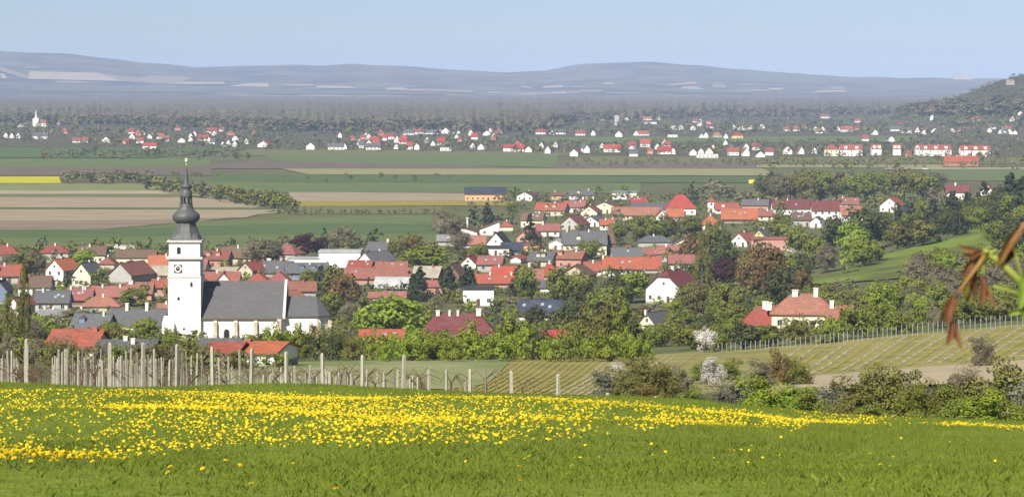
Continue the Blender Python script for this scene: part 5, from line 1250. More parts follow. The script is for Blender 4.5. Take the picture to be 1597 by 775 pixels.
# castle ruins on the ridge
def ruin(px, py, w, h, Y, label, wallk):
    p = at(px, py, Y); s = Y / F
    root = empty('castle_ruin', tuple(map(float, p))); tag(root, label, 'castle')
    r = random.Random(int(px)); x = -w/2
    while x < w/2:
        ww = r.uniform(3, 8); hh = h * r.uniform(.45, 1.0)
        b = MB(); b.box(x*s, (x + ww)*s, 0, 5*s, -6*s, hh*s)
        b.box(x*s, (x + ww*.3)*s, -.5, 5.2*s, hh*s, (hh + 1.2)*s); b.box((x + ww*.6)*s, (x + ww*.9)*s, -.5, 5.2*s, hh*s, (hh + 1.2)*s)
        b.build('battlement_block', wallk, root); x += ww * .96
ruin(1499, 123, 26, 7, 16200, 'pale castle ruin standing on the far ridge', mat('castle_pale', (0.40, 0.34, 0.28)))
_Yr = 4500
ruin(1573, 127, 7, 2, 4250, 'small reddish ruin on the slope of the wooded hill', mat('castle_red', (0.36, 0.29, 0.23)))

# ------------------------------------------------------------------ small things on the plain
m_ylw = mat('yellow_sheet', (0.75, 0.62, 0.05), rough=.6)
g = ground(1172, 287); s = g[1] / F
bb = empty('billboard', tuple(map(float, g))); tag(bb, 'plain yellow board standing at the roadside on the plain', 'sign')
b = MB(); b.box(-4.2*s, 4.2*s, 0, .3, 1.0*s, 6.6*s); b.build('board', m_ylw, bb)
for sx_ in (-3, 3):
    b = MB(); b.box(sx_*s - .12, sx_*s + .12, .31, .5, -.3, 6*s); b.build('post', m_frame, bb)
m_carw = mat('car_paint_white', (0.8, 0.8, 0.8), rough=.3, spec=.5); m_tyre = mat('tyre_rubber', (0.02, 0.02, 0.02)); 
def car(px, yb, label):
    g = ground(px, yb); root = empty('car', (float(g[0]), float(g[1]), float(g[2]) + .3), R(4)); tag(root, label, 'car')
    pr = [(-2.1, .35), (2.1, .35), (2.15, .8), (1.3, .95), (.75, 1.45), (-1.1, 1.48), (-1.8, .98), (-2.15, .85)]
    b = MB(); n = len(pr)
    b.solid([(x, 0, z) for x, z in pr] + [(x, 1.7, z) for x, z in pr], [tuple(range(n)), tuple(range(n, 2*n))[::-1]] + [(i, n + i, n + (i+1) % n, (i+1) % n) for i in range(n)]); b.build('body', m_carw, root)
    b = MB(); b.poly([(-1.5, -.02, .98), (1.1, -.02, .98), (.65, -.02, 1.38), (-1.05, -.02, 1.40)]); b.build('side_window', m_glass, root)
    for x in (-1.35, 1.35):
        for y in (-.03, 1.53):
            w_ = MB(); w_.lathe([(.33, 0), (.33, .2)], 12); w_.build('wheel', m_tyre, root, (x, y + .2, .33), (R(90), 0, 0))
car(1401, 267, 'white car on the far road behind the trees, left of two'); car(1443, 265.5, 'white car on the far road behind the trees, right of two')
# churchyard stones behind the town
m_stone = mat('gravestone', (0.45, 0.44, 0.42), (0.6, 0.6, 0.58), 2.0, rand=.25)
gs = MB(); gs.box(-.55, .55, -.2, .2, -.3, .2)
pr = [(-.42, .2), (.42, .2), (.42, 1.0), (.25, 1.25), (0, 1.35), (-.25, 1.25), (-.42, 1.0)]; n = 7
gs.solid([(x, -.1, z) for x, z in pr] + [(x, .1, z) for x, z in pr], [tuple(range(n)), tuple(range(n, 2*n))[::-1]] + [(i, n + i, n + (i+1) % n, (i+1) % n) for i in range(n)])
gsm = gs.mesh('gravestone', m_stone)
for i in range(46):
    px = 152 + rf.random() * 62; yb = 386 + rf.random() * 7; g = ground(px, yb)
    o = link('gravestone', gsm, None, tuple(map(float, g)), (0, 0, R(rf.uniform(-12, 12))), (1.5, 1.2, rf.uniform(.9, 1.5)))
    tag(o, 'pale gravestone in the cemetery behind the left gardens', 'gravestone', 'gravestones in the cemetery')

# ------------------------------------------------------------------ vineyards on the slope
m_conc = mat('post_concrete', (0.30, 0.275, 0.23), (0.42, 0.39, 0.335), 6.0, rough=.95, detail=6, rand=.12)
m_wood = mat('post_wood', (0.17, 0.15, 0.13), (0.28, 0.25, 0.22), 8.0, rough=.95, rand=.15)
m_steel = mat('post_galvanised', (0.24, 0.265, 0.29), (0.34, 0.365, 0.39), 5.0, rough=.6, rand=.1)
m_cane = mat('vine_wood', (0.085, 0.055, 0.04), (0.15, 0.10, 0.07), 12.0, rough=.95)
def post_mesh(w, m, top=0.03):
    b = MB(); h = w / 2; t = h * .82
    b.solid([(-h, -h, -.15), (h, -h, -.15), (h, h, -.15), (-h, h, -.15), (-t, -t, 1 - top), (t, -t, 1 - top), (t, t, 1 - top), (-t, t, 1 - top), (-t*.5, -t*.5, 1), (t*.5, -t*.5, 1), (t*.5, t*.5, 1), (-t*.5, t*.5, 1)],
            [(0,3,2,1), (0,1,5,4), (1,2,6,5), (2,3,7,6), (3,0,4,7), (4,5,9,8), (5,6,10,9), (6,7,11,10), (7,4,8,11), (8,9,10,11)])
    return b.mesh('vineyard_post', m)
PM_big = post_mesh(.118, m_conc); PM_mid = post_mesh(.075, m_conc); PM_thin = post_mesh(.062, m_wood); PM_steel = post_mesh(.11, m_steel)
def vpost(px, ytop, Y, pm, label, group=None, tilt=1.5, hmin=.7):
    X = (px - CX) * Y / F; z = float(zg(X, Y)); top = EYE - (ytop - HY) * Y / F
    h = max(hmin, top - z)
    o = link('vineyard_post', pm, None, (X, Y, z), (R(rp.uniform(-tilt, tilt)), R(rp.uniform(-tilt, tilt)), rp.uniform(0, 1.5)), (1, 1, h))
    tag(o, label, 'post', group); return o
rp = random.Random(3)
FRONT = [(-13, 530), (40, 528), (170, 534), (222, 534), (275, 536), (332, 540), (392, 543), (447, 548), (504, 550), (565, 553), (628, 553), (732, 575), (798, 578), (870, 583), (948, 612), (1023, 617), (1107, 626)]
for i, (px, yt) in enumerate(FRONT):
    vpost(px, yt, 100 + i * .6, PM_big, (f'thick pale end post of the near vineyard, {ordn(i)} from the left' if i else 'thick pale end post cut by the left edge'), 'thick end posts of the near vineyard', hmin=.5)
m_n = 0
rows_dir = (46 - CX) / F      # the rows run straight away at the left
rowstart = [(px, 100 + i * .6) for i, (px, _) in enumerate(FRONT[:13])] + [(-60, 100), (-110, 99), (105, 101), (680, 107), (14, 100.2), (138, 101), (250, 102)]
vine_spots = []
RN = ['the end post at the left edge'] + [f'the {ordn(q)} thick end post' for q in range(1, 13)] + ['the left picture edge', 'the far left edge', 'the gap beside the cream house', 'the gap after the tenth end post', 'the gap before the first end post', 'the gap before the second end post', 'the gap before the fourth end post']
for ri_, (px, Y0) in enumerate(rowstart):
    X0 = (px - CX) * Y0 / F
    for k in range(1, 14):
        Y = Y0 + k * 5.6 + rp.uniform(-.4, .4); X = X0 + rows_dir * (Y - Y0) + rp.uniform(-.06, .06)
        p2 = CX + F * X / Y
        if p2 < -30 or p2 > 900: continue
        z = float(zg(X, Y)); hgt = rp.uniform(1.6, 2.25) if px < 400 else rp.uniform(1.1, 1.7)
        o = link('vineyard_post', PM_thin if rp.random() < .35 else PM_mid, None, (X, Y, z), (R(rp.uniform(-2, 2)), R(rp.uniform(-2, 2)), rp.uniform(0, 1.5)), (1, 1, hgt))
        tag(o, f'slim grey post, {ordn(k)} back in the row behind {RN[ri_]}', 'post', 'slim posts of the near vineyard'); m_n += 1
        if rp.random() < .8: vine_spots.append((X + rp.uniform(-.1, .1), Y + rp.uniform(.6, 4), z, f'past the {ordn(k)} slim post behind {RN[ri_]}'))
    vine_spots.append((X0 + rp.uniform(.2, .5), Y0 + 1.5, float(zg(X0, Y0 + 1.5)), f'at the head of the row behind {RN[ri_]}'))
def vine_mesh(seed):
    r = random.Random(seed); st = MB()
    pts = [(0, 0, -.1), (r.uniform(-.05, .05), 0, .35), (r.uniform(-.1, .1), 0, .75), (r.uniform(-.12, .12), 0, .95)]
    st.tube(pts, [.045, .04, .035, .045], 6); tr_ = st.mesh('trunk', m_cane)
    c = MB(); e = pts[-1]
    for k in range(5):
        d = r.choice((-1, 1)); l = r.uniform(.5, 1.1)
        c.tube([e, (e[0] + d * l * .4, r.uniform(-.15, .15), e[2] + r.uniform(.15, .45)), (e[0] + d * l, r.uniform(-.3, .3), e[2] + r.uniform(-.15, .2))], [.016, .012, .006], 4)
    return tr_, c.mesh('canes', m_cane)
VM = [vine_mesh(i) for i in range(4)]
for i, (X, Y, z, wh_) in enumerate(vine_spots[::2][:130]):
    t_, c_ = VM[i % 4]
    o = empty('grapevine', (X, Y, z), rp.uniform(-.6, .6)); tag(o, 'leafless grapevine ' + wh_, 'grapevine', 'grapevines of the near vineyard')
    link('trunk', t_, o); link('canes', c_, o)
# right-hand and middle vineyards: grassy ground, pale soil strips, flower strips, stakes
f_vine = mat('vineyard_grass', (0.21, 0.195, 0.065), (0.32, 0.28, 0.115), 0.5, coord='WORLD', detail=8, rough=.95, spec=.05, c3=(0.19, 0.195, 0.065), scale3=.12)
f_strip = mat('vineyard_soil_strip', (0.20, 0.18, 0.075), (0.46, 0.42, 0.33), 1.1, coord='WORLD', detail=8, rough=.95, contrast=(.42, .58))
f_ystrip = mat('vineyard_flower_strip', (0.165, 0.16, 0.04), (0.44, 0.33, 0.03), 1.6, coord='WORLD', detail=8, rough=.95, contrast=(.4, .6))
field('field', [[(1010, 628), (1260, 588), (1400, 576), (1750, 549)], [(1020, 553), (1250, 538), (1400, 523), (1750, 492)]], f_vine, 'grassy floor of the vineyard on the right', n=60, lift=.0); OFF_R = FOFF
field('field', [[(640, 615), (720, 615), (820, 618), (960, 625)], [(765, 568), (815, 560), (880, 556), (1090, 552)]], f_vine, 'grassy floor of the vineyard behind the meadow edge', n=60, lift=.0); OFF_M = FOFF
def vine_row(b_, t_, label, group, soil, w=.5, n=40, off_=.3):
    A, B = ground(*b_), ground(*t_)
    P = [A * (1 - t) + B * t for t in np.linspace(0, 1, n)]
    d = (B - A)[:2]; d = d / np.linalg.norm(d); nx, ny = -d[1], d[0]
    r = random.Random(int(b_[0] * 3))
    root = empty('vine_row', (float(A[0]), float(A[1]), float(zg(A[0], A[1])))); tag(root, label, 'vine row', group)
    O = np.array([A[0], A[1], float(zg(A[0], A[1]))])
    def strip(off, ww, lift, gap=0.0):
        mb = MB()
        for i in range(n - 1):
            if r.random() < gap: continue
            q = []
            for (p, sg) in ((P[i], 1), (P[i], -1), (P[i+1], -1), (P[i+1], 1)):
                wv = ww * (1 + .4 * math.sin(p[1] * 1.7 + sg) + .3 * math.sin(p[1] * .6 + p[0])) / 2
                x, y = p[0] + nx * (off + sg * wv), p[1] + ny * (off + sg * wv)
                q.append((x - O[0], y - O[1], float(zg(x, y)) + lift - O[2]))
            mb.poly(q)
        return mb
    strip(0, w, off_ + .03).build('soil_strip', f_strip if soil else f_vine, root)
    strip(w * 1.0, w * .9, off_ + .025).build('flower_strip', f_ystrip, root)
    return root
ks = 0
for i, px in enumerate(range(1176, 1660, 22)):
    yb = np.interp(px, [1165, 1260, 1400, 1750], [592, 587, 575, 548]) - 3
    px2 = px + 78 + (px - 1176) * .05; yt = np.interp(px2, [1080, 1250, 1400, 1750], [549, 538, 523, 492]) + 2.5
    ks += 1
    vine_row((px, yb), (px2, yt), f'pale row of the vineyard on the right, {ordn(ks)} from the left', 'rows of the right vineyard', (i % 3) != 2, w=.34, off_=OFF_R)
ks = 0
for i, px in enumerate(range(696, 962, 12)):
    yb = np.interp(px, [696, 800, 960], [611, 615, 619]); px2 = px + 95; yt = np.interp(px2, [765, 815, 880, 1090], [569, 561.5, 557.5, 553])
    if yt > yb - 12: continue
    ks += 1
    vine_row((px, yb), (px2, yt), f'yellowish vine row behind the meadow edge, {ordn(ks)} from the left', 'rows of the middle vineyard', i > 13, w=.22, off_=OFF_M)
ks = 0
px = 1094.0
while px < 1612:
    ks += 1
    yb = np.interp(px, [1080, 1250, 1400, 1597, 1750], [550, 540, 524.5, 508, 494]); g = ground(px, yb + 1)
    hp = np.interp(px, [1090, 1300, 1597], [13, 17, 21])
    o = link('vineyard_post', PM_steel, None, tuple(map(float, g)), (R(rp.uniform(-2, 2)), R(rp.uniform(-2, 2)), 0), (.85, .85, hp * g[1] / F))
    tag(o, f'{ordn(ks)} grey end post from left along the top of the right vineyard', 'post', 'end posts along the right vineyard'); px += rp.uniform(5.0, 8.0) + (px - 1094) * .004
for q_, px in enumerate((812, 833, 855, 870, 893, 915, 928, 935, 941, 947, 954, 961)):
    g = ground(px, 557); o = link('vineyard_post', PM_steel, None, tuple(map(float, g)), (0, 0, 0), (1.1, 1.1, rp.uniform(1.1, 1.7)))
    tag(o, f'{ordn(q_ + 1)} grey end post from left along the top of the middle vineyard', 'post', 'end posts along the middle vineyard')

# ------------------------------------------------------------------ bushes behind the meadow edge
BW = {'lime': 'bright green', 'olive': 'olive-green', 'mid': 'mid-green', 'bare': 'grey leafless', 'grey': 'pale grey-green', 'blossom': 'white flowering', 'rust': 'rust-brown'}
BL = [  # x, base row, width, height, kind, distance, where
 (945, 622, 60, 56, 'grey', 205, 'at the left end of the thicket'), (962, 612, 46, 50, 'blossom', 225, 'at the left end of the thicket'), (975, 622, 60, 60, 'olive', 200, 'in the thicket beside the vineyard'), (1003, 618, 80, 76, 'olive', 210, 'tallest in the thicket'), (1040, 626, 70, 64, 'olive', 205, 'in the middle of the thicket'), (1018, 640, 80, 44, 'rust', 150, 'low at the foot of the thicket'), (1065, 622, 60, 56, 'grey', 215, 'in the middle of the thicket'), (1078, 640, 60, 40, 'mid', 160, 'before the hut'),
 (1112, 594, 46, 42, 'blossom', 270, 'just above the hut'), (1135, 592, 52, 36, 'mid', 300, 'right of the flowering bush'), (1095, 600, 40, 40, 'mid', 280, 'left of the flowering bush'), (1150, 640, 84, 60, 'grey', 170, 'right of the hut'), (1128, 636, 50, 40, 'grey', 165, 'right of the hut, low'), (1185, 606, 56, 50, 'bare', 270, 'beside the rust-brown bush'), (1212, 604, 54, 64, 'rust', 275, 'before the right vineyard'), (1238, 606, 50, 56, 'mid', 280, 'before the right vineyard'), (1255, 604, 34, 30, 'rust', 280, 'before the right vineyard, small'),
 (1190, 650, 76, 62, 'lime', 115, 'at the meadow edge, left one'), (1232, 656, 84, 60, 'lime', 120, 'at the meadow edge, right one'), (1268, 652, 54, 44, 'mid', 118, 'at the meadow edge'), (1292, 660, 66, 60, 'grey', 125, 'at the meadow edge'), (1335, 664, 74, 72, 'olive', 122, 'at the meadow edge'), (1372, 664, 66, 92, 'olive', 126, 'just left of the tallest at the meadow edge'), (1398, 666, 84, 96, 'olive', 122, 'tallest at the meadow edge'), (1425, 666, 52, 66, 'mid', 120, 'beside the tallest at the meadow edge'), (1462, 668, 76, 76, 'olive', 124, 'right of the tallest at the meadow edge'), (1492, 668, 60, 64, 'mid', 122, 'right of the tallest at the meadow edge'), (1515, 672, 80, 96, 'bare', 128, 'near the right edge, lower one'), (1560, 674, 100, 106, 'olive', 126, 'near the right edge, taller one'), (1544, 676, 86, 66, 'lime', 112, 'near the right edge'), (1600, 680, 90, 96, 'grey', 124, 'cut by the right edge'), (1585, 682, 60, 50, 'olive', 114, 'near the right edge'), (1440, 672, 60, 34, 'mid', 110, 'low at the meadow edge, right one'), (1360, 664, 60, 34, 'mid', 110, 'low at the meadow edge, left one'), (1310, 656, 60, 30, 'olive', 112, 'low at the meadow edge'), (1645, 684, 90, 90, 'bare', 122, 'beyond the right edge'),
 (660, 612, 22, 26, 'bare', 150, 'among the last vineyard posts'), (1530, 560, 50, 46, 'bare', 330, 'before the right vineyard')]
bl = {}
for (px, yb, w, h, k, Y, where) in BL:
    if Y < 130: w *= 1.3; h *= 1.16
    X = (px - CX) * Y / F; z = float(zg(X, Y)); top = EYE - (yb - h - HY) * Y / F; s = Y / F
    hh = max(top - z, h * s * .6)
    cm, tm = rp.choice(BUSH[k]); o = empty('bush', (X, Y, z - .05), rp.uniform(0, 6.28), (w * s * 1.15, w * s * 1.15, hh / .92))
    link('crown', cm, o); link('stems', tm, o); tag(o, f'{BW[k]} bush {where}', 'bush')
    bl.setdefault(o['label'], []).append(o)
for l, os_ in bl.items():
    if len(os_) > 1:
        for o in os_: o['group'] = l
# little hut with a red roof
Y = 285.0; hx = (1104 - CX) * Y / F; hz = float(zg(hx, Y)); s = Y / F
hut = empty('garden_hut', (hx, Y, hz), R(-18)); tag(hut, 'little wooden hut with red roof in the thicket', 'hut')
ht = EYE - (588 - HY) * Y / F - hz
build_house(hut, 1.7, 2.2, ht - .75, ht, 'G', 'brown', 'oldred', chim=0, windows=False, sink=.4, over=.2)
b = MB(); b.box(-.35, .35, -.06, .02, 0, 1.5); b.build('door', m_frame, hut)

# ------------------------------------------------------------------ meadow: grass blades and dandelions
g3 = np.random.default_rng(21)
def vnoise(x, y, seed):
    r = np.random.default_rng(seed); G = r.random((64, 64))
    xi = np.floor(x).astype(int); yi = np.floor(y).astype(int); fx = x - xi; fy = y - yi
    fx = fx*fx*(3-2*fx); fy = fy*fy*(3-2*fy)
    a = G[xi % 64, yi % 64]; b = G[(xi+1) % 64, yi % 64]; c = G[xi % 64, (yi+1) % 64]; d = G[(xi+1) % 64, (yi+1) % 64]
    return a*(1-fx)*(1-fy) + b*fx*(1-fy) + c*(1-fx)*fy + d*fx*fy
def meadow_pts(n, y0, y1, pw, rgx, pxr_=(-180, 1780)):
    t = rgx.random(n); Y = (y0**pw + t * (y1**pw - y0**pw)) ** (1/pw); px = rgx.uniform(*pxr_, n)
    return (px - CX) * Y / F, Y
m_grass = mat('grass_blade', (0.155, 0.215, 0.018), (0.280, 0.330, 0.048), 60.0, coord='WORLD', detail=2, rough=.65, spec=.25, transl=.42, contrast=(.3, .7), c3=(0.17, 0.215, 0.03), scale3=.9)
m_meadow = mat('meadow_soil', (0.115, 0.165, 0.020), (0.19, 0.235, 0.038), 6.0, coord='WORLD', detail=7, rough=.95, spec=.05, bump=.4)
# meadow floor as a sheet of its own
Ys = np.exp(np.linspace(math.log(6), math.log(205), 180)); cs = np.linspace(-300, 1900, 120)
CC, YY = np.meshgrid(cs, Ys); XX = (CC - CX) * YY / F; ZZ = zt(XX, YY) + .02
i, j = np.meshgrid(np.arange(179), np.arange(119), indexing='ij'); k = 120
o = link('meadow', np_mesh('meadow', np.stack([XX, YY, ZZ], -1).reshape(-1, 3), np.stack([i*k+j, i*k+j+1, (i+1)*k+j+1, (i+1)*k+j], -1).reshape(-1, 4), m_meadow, smooth=True)); tag(o, kind='structure'); o['label'] = 'green meadow floor sloping away from the viewer'
NB = 480000
bx, by = meadow_pts(NB, 10.5, 67, 1.55, g3)
bz = zt(bx, by)
ln = g3.uniform(.026, .062, NB) * np.where(by < 26, 1.0, 1.15) * (0.75 + .6 * vnoise(bx / .9, by / 2.2, 4))
az = g3.uniform(0, 6.28, NB); lean = np.abs(g3.normal(0, .5, NB)); wd = g3.uniform(.0011, .0026, NB) * (1 + by / 60) * np.where(by < 26, 1.0, 1.9)
ca, sa = np.cos(az), np.sin(az); la = g3.uniform(0, 6.28, NB)
V = np.empty((NB, 4, 3), np.float32)
V[:, 0] = np.stack([bx - ca * wd, by - sa * wd, bz - .01], 1); V[:, 1] = np.stack([bx + ca * wd, by + sa * wd, bz - .01], 1)
mxx = bx + np.cos(la) * lean * ln * .35; myy = by + np.sin(la) * lean * ln * .35
V[:, 2] = np.stack([mxx + ca * wd * .8, myy + sa * wd * .8, bz + ln * .62], 1)
V[:, 3] = np.stack([bx + np.cos(la) * lean * ln, by + np.sin(la) * lean * ln, bz + ln], 1)
idx = np.arange(NB)[:, None] * 4
o = link('grass', np_mesh('grass', V.reshape(-1, 3), np.concatenate([idx + np.array([[0, 1, 3]]), (idx + np.array([[1, 2, 3]]))[by < 26]]), m_grass))
tag(o, 'short green grass covering the near meadow', 'grass', kind='stuff')
def dens(X, Y):
    z = zt(X, Y) + .06; px = CX + F * X / Y; py = HY - F * (z - EYE) / Y
    t = np.interp(px, [0, 400, 700, 1000, 1150, 1300, 1450, 1597], [604, 609, 613, 622, 634, 643, 652, 661])
    bt = np.interp(px, [0, 130, 250, 400, 550, 750, 1000, 1150, 1400, 1500, 1597], [722, 716, 702, 690, 692, 688, 678, 666, 662, 668, 678])
    n1 = vnoise(X / 1.1 + 7, Y / 4.5, 8); n2 = vnoise(X / .45, Y / 1.7 + 3, 9)
    core = np.clip((py - t) / 10, 0, 1) * np.clip((bt + 22 * (n1 - .5) - py) / 6, 0, 1)
    n4 = vnoise(X / .22 + 11, Y / .8, 14)
    core *= np.clip((n1 * .35 + n2 * .6 + n4 * .6 - .45) * 2.6, 0.04, 1.0)
    core *= np.interp(px, [0, 350, 600, 1000, 1597], [.85, .9, 1, .95, .95])
    spars = np.clip((py - t) / 8, 0, 1) * .012 * (vnoise(X / .8, Y / 2., 10) > .55)
    return np.maximum(core, spars), px, py
cx_, cy_ = meadow_pts(96000, 11.5, 64, 1.9, g3, (-60, 1660))
dd, px_, py_ = dens(cx_, cy_)
keep = g3.random(len(cx_)) < dd * np.interp(cy_, [12, 30, 45, 64], [.65, .9, .88, .85])
DX, DY = cx_[keep], cy_[keep]
order = np.argsort(DY); DX, DY = DX[order], DY[order]
DZ = zt(DX, DY)
# flower heads
m_pet = mat('dandelion_petal', (0.62, 0.42, 0.008), (0.82, 0.66, 0.035), 25.0, coord='WORLD', rough=.7, spec=.1, transl=.2)
m_stem = mat('dandelion_stem', (0.12, 0.17, 0.05), rough=.7)
fhb = MB()
for lay, (r0, r1, zz, n) in enumerate(((.004, .024, .003, 14), (.002, .018, .009, 10), (.0, .010, .013, 6))):
    for q in range(n):
        a = 2 * math.pi * (q + lay * .5) / n; w_ = .42 * 2 * math.pi / n * 1.15
        fhb.poly([(r0 * math.cos(a), r0 * math.sin(a), zz + .001), (r1 * math.cos(a - w_), r1 * math.sin(a - w_), zz + .002), (r1 * 1.06 * math.cos(a), r1 * 1.06 * math.sin(a), zz + .0035), (r1 * math.cos(a + w_), r1 * math.sin(a + w_), zz + .002)])
fhb.lathe([(.004, -.010), (.008, -.004), (.009, .003)], 6, m=1)
fh_m = fhb.mesh('flower_head', [m_pet, m_stem]); sb = MB(); sb.tube([(0, 0, -.02), (.006, 0, .5), (0, 0, .99)], [.0022, .002, .0018], 5); st_m = sb.mesh('stem', m_stem)
nd = min(300, len(DX))
rd = random.Random(8)
for q in range(nd):
    h = rd.uniform(.045, .085); o = empty('dandelion', (float(DX[q]), float(DY[q]), float(DZ[q])), rd.uniform(0, 6.28))
    tag(o, 'single yellow dandelion in the nearest part of the meadow', 'dandelion', 'nearest dandelions')
    link('stem', st_m, o, None, None, (1, 1, h)); link('flower_head', fh_m, o, (0, 0, h), (R(rd.uniform(-30, 45)), R(rd.uniform(-30, 30)), 0), (.56,) * 3)
n = len(DX) - nd; fx, fy, fz = DX[nd:], DY[nd:], DZ[nd:] + g3.uniform(.04, .085, len(DX) - nd)
K = 7; tv = [(0, 0, .012)] + [(.026 * math.cos(2*math.pi*(q+.5)/K), .026 * math.sin(2*math.pi*(q+.5)/K), .002 if q % 2 else .005) for q in range(K)]
tv = np.array(tv); tf = [(0, 1 + q, 1 + (q + 1) % K) for q in range(K)]
tf = np.array(tf)
a1_, a2_ = g3.normal(0, .4, n), g3.normal(.25, .4, n); sc_ = g3.uniform(.42, .88, n) * np.interp(fy, [15, 40], [.66, .80])
R1 = np.zeros((n, 3, 3)); c1, s1, c2, s2 = np.cos(a1_), np.sin(a1_), np.cos(a2_), np.sin(a2_)
R1[:, 0, 0] = c1; R1[:, 0, 2] = s1; R1[:, 1, 0] = s2 * s1; R1[:, 1, 1] = c2; R1[:, 1, 2] = -s2 * c1; R1[:, 2, 0] = -c2 * s1; R1[:, 2, 1] = s2; R1[:, 2, 2] = c2 * c1
VV = np.einsum('nij,kj->nki', R1, tv) * sc_[:, None, None] + np.stack([fx, fy, fz], 1)[:, None, :]
FFc = (np.arange(n)[:, None, None] * len(tv) + tf[None]).reshape(-1, 3)
# stems as slim blades
sv = np.stack([np.stack([fx - .0025, fy, fz - .1], 1), np.stack([fx + .0025, fy, fz - .1], 1), np.stack([fx, fy, fz], 1)], 1).reshape(-1, 3)
sf = (np.arange(n * 3).reshape(n, 3)) + n * len(tv)
o = link('dandelion_carpet', np_mesh('dandelion_carpet', np.concatenate([VV.reshape(-1, 3), sv]), np.concatenate([FFc, sf]), [m_pet, m_stem], np.concatenate([np.zeros(len(FFc)), np.ones(n)])))
tag(o, 'dense carpet of yellow dandelions across the middle of the meadow', 'flowers', kind='stuff')
print('dandelions', len(DX), 'trees', len(placed), 'posts', m_n, 'objs', len(bpy.data.objects))

# ------------------------------------------------------------------ twig with young leaves hanging in from the right
TD = 3.6; ts = TD / F
def tp(px, py, dy=0.0): return tuple(at(px, py, TD + dy))
m_tg = mat('twig_green', (0.24, 0.29, 0.045), (0.34, 0.36, 0.08), 60.0, rough=.5, spec=.3); m_tb = mat('twig_bark', (0.17, 0.085, 0.04), (0.24, 0.13, 0.06), 80.0, rough=.7)
def leafmat(n_, a, b_): return mat(n_, a, b_, 90.0, rough=.5, spec=.3, transl=.35)
lm_red = leafmat('young_leaf_red', (0.17, 0.062, 0.034), (0.25, 0.105, 0.05)); lm_salm = leafmat('young_leaf_salmon', (0.30, 0.15, 0.08), (0.26, 0.14, 0.06)); lm_dk = leafmat('young_leaf_dark', (0.095, 0.045, 0.024), (0.15, 0.075, 0.035))
lm_gr = leafmat('young_leaf_green', (0.20, 0.30, 0.04), (0.28, 0.36, 0.06)); lm_ol = leafmat('young_leaf_olive', (0.19, 0.17, 0.04), (0.24, 0.20, 0.05)); lm_or = leafmat('young_leaf_orange', (0.28, 0.14, 0.05), (0.21, 0.10, 0.035))
twig = empty('twig', tp(1600, 440)); tag(twig, 'twig with drooping reddish young leaves hanging in from the right', 'twig')
TO = np.array(tp(1600, 440)); rel = lambda p: tuple(np.array(p) - TO)
def stem_(pts, rads, m, name='stalk'):
    b = MB(); b.tube([rel(tp(*p)) for p in pts], [r * ts for r in rads], 8); return b.build(name, m, twig, smooth=True)
def leaf_(p0, p1, w, m, bend=0.0, fold=.5, dy=(0, 0)):
    """folded young leaf from stalk end p0 to tip p1 (picture points), w px wide"""
    n = 9; b = MB(); d = np.array([p1[0] - p0[0], p1[1] - p0[1]], float); L_ = np.linalg.norm(d); d /= L_; nn = np.array([-d[1], d[0]])
    rows_ = []
    for q in range(n):
        t = q / (n - 1); c = np.array(p0) + d * L_ * t + nn * bend * math.sin(t * math.pi)
        ww = w * .44 * (1 + .12 * math.sin(q * 2.3 + w)) * (math.sin(math.pi * min(1, t * .93 + .04)) ** .75) + .15; y = dy[0] + (dy[1] - dy[0]) * t
        rows_.append([rel(tp(*(c - nn * ww), y - fold * ww * ts)), rel(tp(*(c - nn * ww * .5), y - fold * .2 * ww * ts)), rel(tp(*c, y + fold * ww * ts * .6)), rel(tp(*(c + nn * ww * .5), y - fold * .2 * ww * ts)), rel(tp(*(c + nn * ww), y - fold * ww * ts))])
    for q in range(n - 1):
        for k_ in range(4): b.poly([rows_[q][k_], rows_[q][k_+1], rows_[q+1][k_+1], rows_[q+1][k_]])
    return b.build('leaf', m, twig, smooth=True)
stem_([(1720, 470, .05), (1640, 462, .02), (1597, 446, 0), (1570, 418, 0), (1548, 400, 0), (1537, 394, 0)], [8, 7, 6.5, 5.5, 5, 4], m_tg, 'branch')
stem_([(1640, 470, .02), (1605, 462, 0), (1590, 458, -.005), (1565, 451, -.01), (1547, 446, -.01)], [3, 2.6, 2.3, 2, 1.6], m_tg)
stem_([(1580, 383, -.01), (1586, 402, -.01), (1592, 425, -.005), (1600, 448, 0)], [1.8, 2.2, 2.4, 2.4], m_tg)
stem_([(1640, 330, .01), (1597, 352, 0), (1578, 376, 0), (1562, 402, 0), (1556, 408, 0)], [6, 5.5, 4.5, 3.5, 2.5], m_tb, 'brown_shoot')
leaf_((1600, 348), (1556, 414), 17, lm_or, 4, .7, (0, -.01)); leaf_((1584, 378), (1566, 412), 12, lm_dk, -3, .7, (.004, 0))
for q, (bx_, by_, r_) in enumerate(((1538, 392, 5), (1546, 394, 4.5), (1552, 391, 3.5), (1530, 396, 4), (1541, 399, 5))):
    b = MB(); c = rel(tp(bx_, by_, -.004 + .002 * q)); rr = r_ * ts
    b.lathe([(rr * math.sin(t) + 1e-5, c[2] - rr * .8 * math.cos(t)) for t in np.linspace(0, math.pi, 7)], 8, cx=c[0], cy=c[1]); b.build('bud', m_tg, twig, smooth=True)
stem_([(1537, 397, 0), (1526, 414, -.006), (1512, 432, -.01), (1497, 454, -.012), (1492, 470, -.012), (1489, 486, -.012), (1490, 500, -.012)], [3.6, 3.2, 2.6, 2.0, 1.6, 1.4, 1], mat('stalk_orange', (0.33, 0.15, 0.05), (0.27, 0.2, 0.05), 50.0, rough=.5))
leaf_((1540, 402), (1497, 455), 10, lm_or, 3, .6, (0, -.012)); leaf_((1530, 398), (1500, 436), 12, lm_red, 4, .7, (.003, -.004))
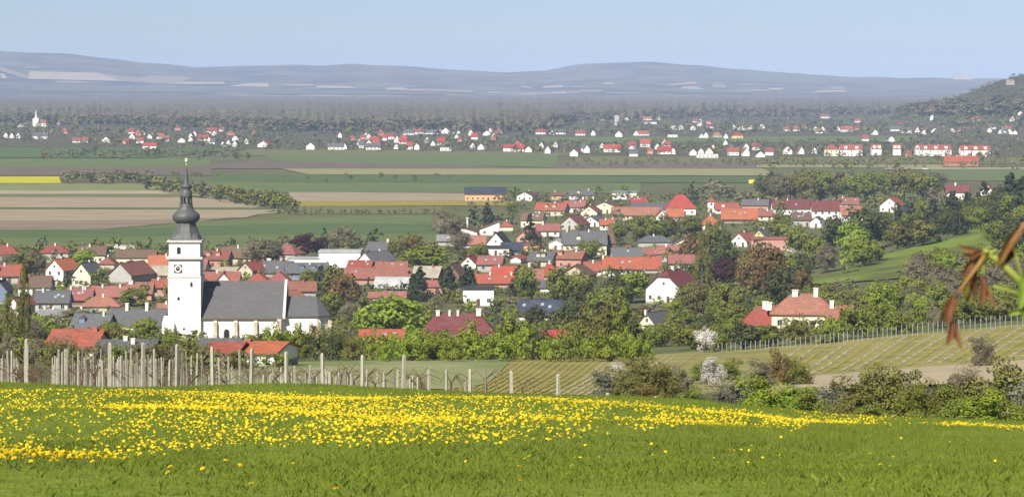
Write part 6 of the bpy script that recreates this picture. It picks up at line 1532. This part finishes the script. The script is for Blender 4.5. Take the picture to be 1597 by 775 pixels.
leaf_((1526, 394), (1494, 382), 9, lm_or, -2, .6, (0, .01)); leaf_((1528, 399), (1500, 396), 8, lm_dk, -2, .6, (0, .01)); leaf_((1524, 388), (1520, 412), 8, lm_dk, 2, .6); leaf_((1530, 392), (1505, 388), 6, lm_salm, 1, .6, (0, -.01)); leaf_((1532, 392), (1512, 404), 8, lm_red, 1, .6, (0, -.01))
leaf_((1488, 458), (1478, 506), 16, lm_red, 3, .5, (-.012, -.02)); leaf_((1484, 470), (1467, 503), 8, lm_dk, 2, .6, (-.01, -.004)); leaf_((1485, 500), (1477, 538), 12, lm_red, -2, .5, (-.014, -.02)); leaf_((1492, 506), (1500, 546), 9, lm_salm, 2, .5, (-.012, -.016)); leaf_((1488, 496), (1492, 532), 8, lm_dk, 2, .5, (-.008, -.008))
leaf_((1523, 425), (1521, 470), 9, lm_dk, 2, .6, (0, -.006)); leaf_((1532, 428), (1530, 479), 12, lm_red, -2, .5, (-.006, -.014)); leaf_((1533, 436), (1553, 478), 10, lm_salm, 2, .5, (-.004, -.01)); leaf_((1508, 440), (1512, 474), 14, lm_ol, 2, .4, (.006, .006)); leaf_((1526, 418), (1513, 455), 9, lm_or, 2, .5, (.002, .004))
stem_([(1540, 398, 0), (1533, 416, -.004), (1531, 432, -.005)], [2.4, 1.8, 1.2], m_tg)
leaf_((1594, 432), (1590, 482), 17, lm_gr, -3, .4, (-.01, -.016)); leaf_((1600, 486), (1572, 491), 10, lm_gr, 2, .5, (-.01, -.012)); leaf_((1604, 480), (1596, 500), 10, lm_gr, 2, .5, (-.01, -.012))

# ------------------------------------------------------------------ haze over the plain
hb = MB(); hb.box(-15000, 15000, -200, 26000, -40, 262)
hz_m = bpy.data.materials.new('haze_air'); hz_m.use_nodes = True; N = hz_m.node_tree.nodes; N.remove(N['Principled BSDF'])
pv = N.new('ShaderNodeVolumePrincipled'); pv.inputs['Color'].default_value = (0.53, 0.675, 1.0, 1); pv.inputs['Density'].default_value = 0.000056; pv.inputs['Anisotropy'].default_value = -0.25
hz_m.node_tree.links.new(pv.outputs[0], N['Material Output'].inputs['Volume'])
ho = hb.build('haze', hz_m); tag(ho, 'thin bluish haze over the whole plain', kind='stuff')
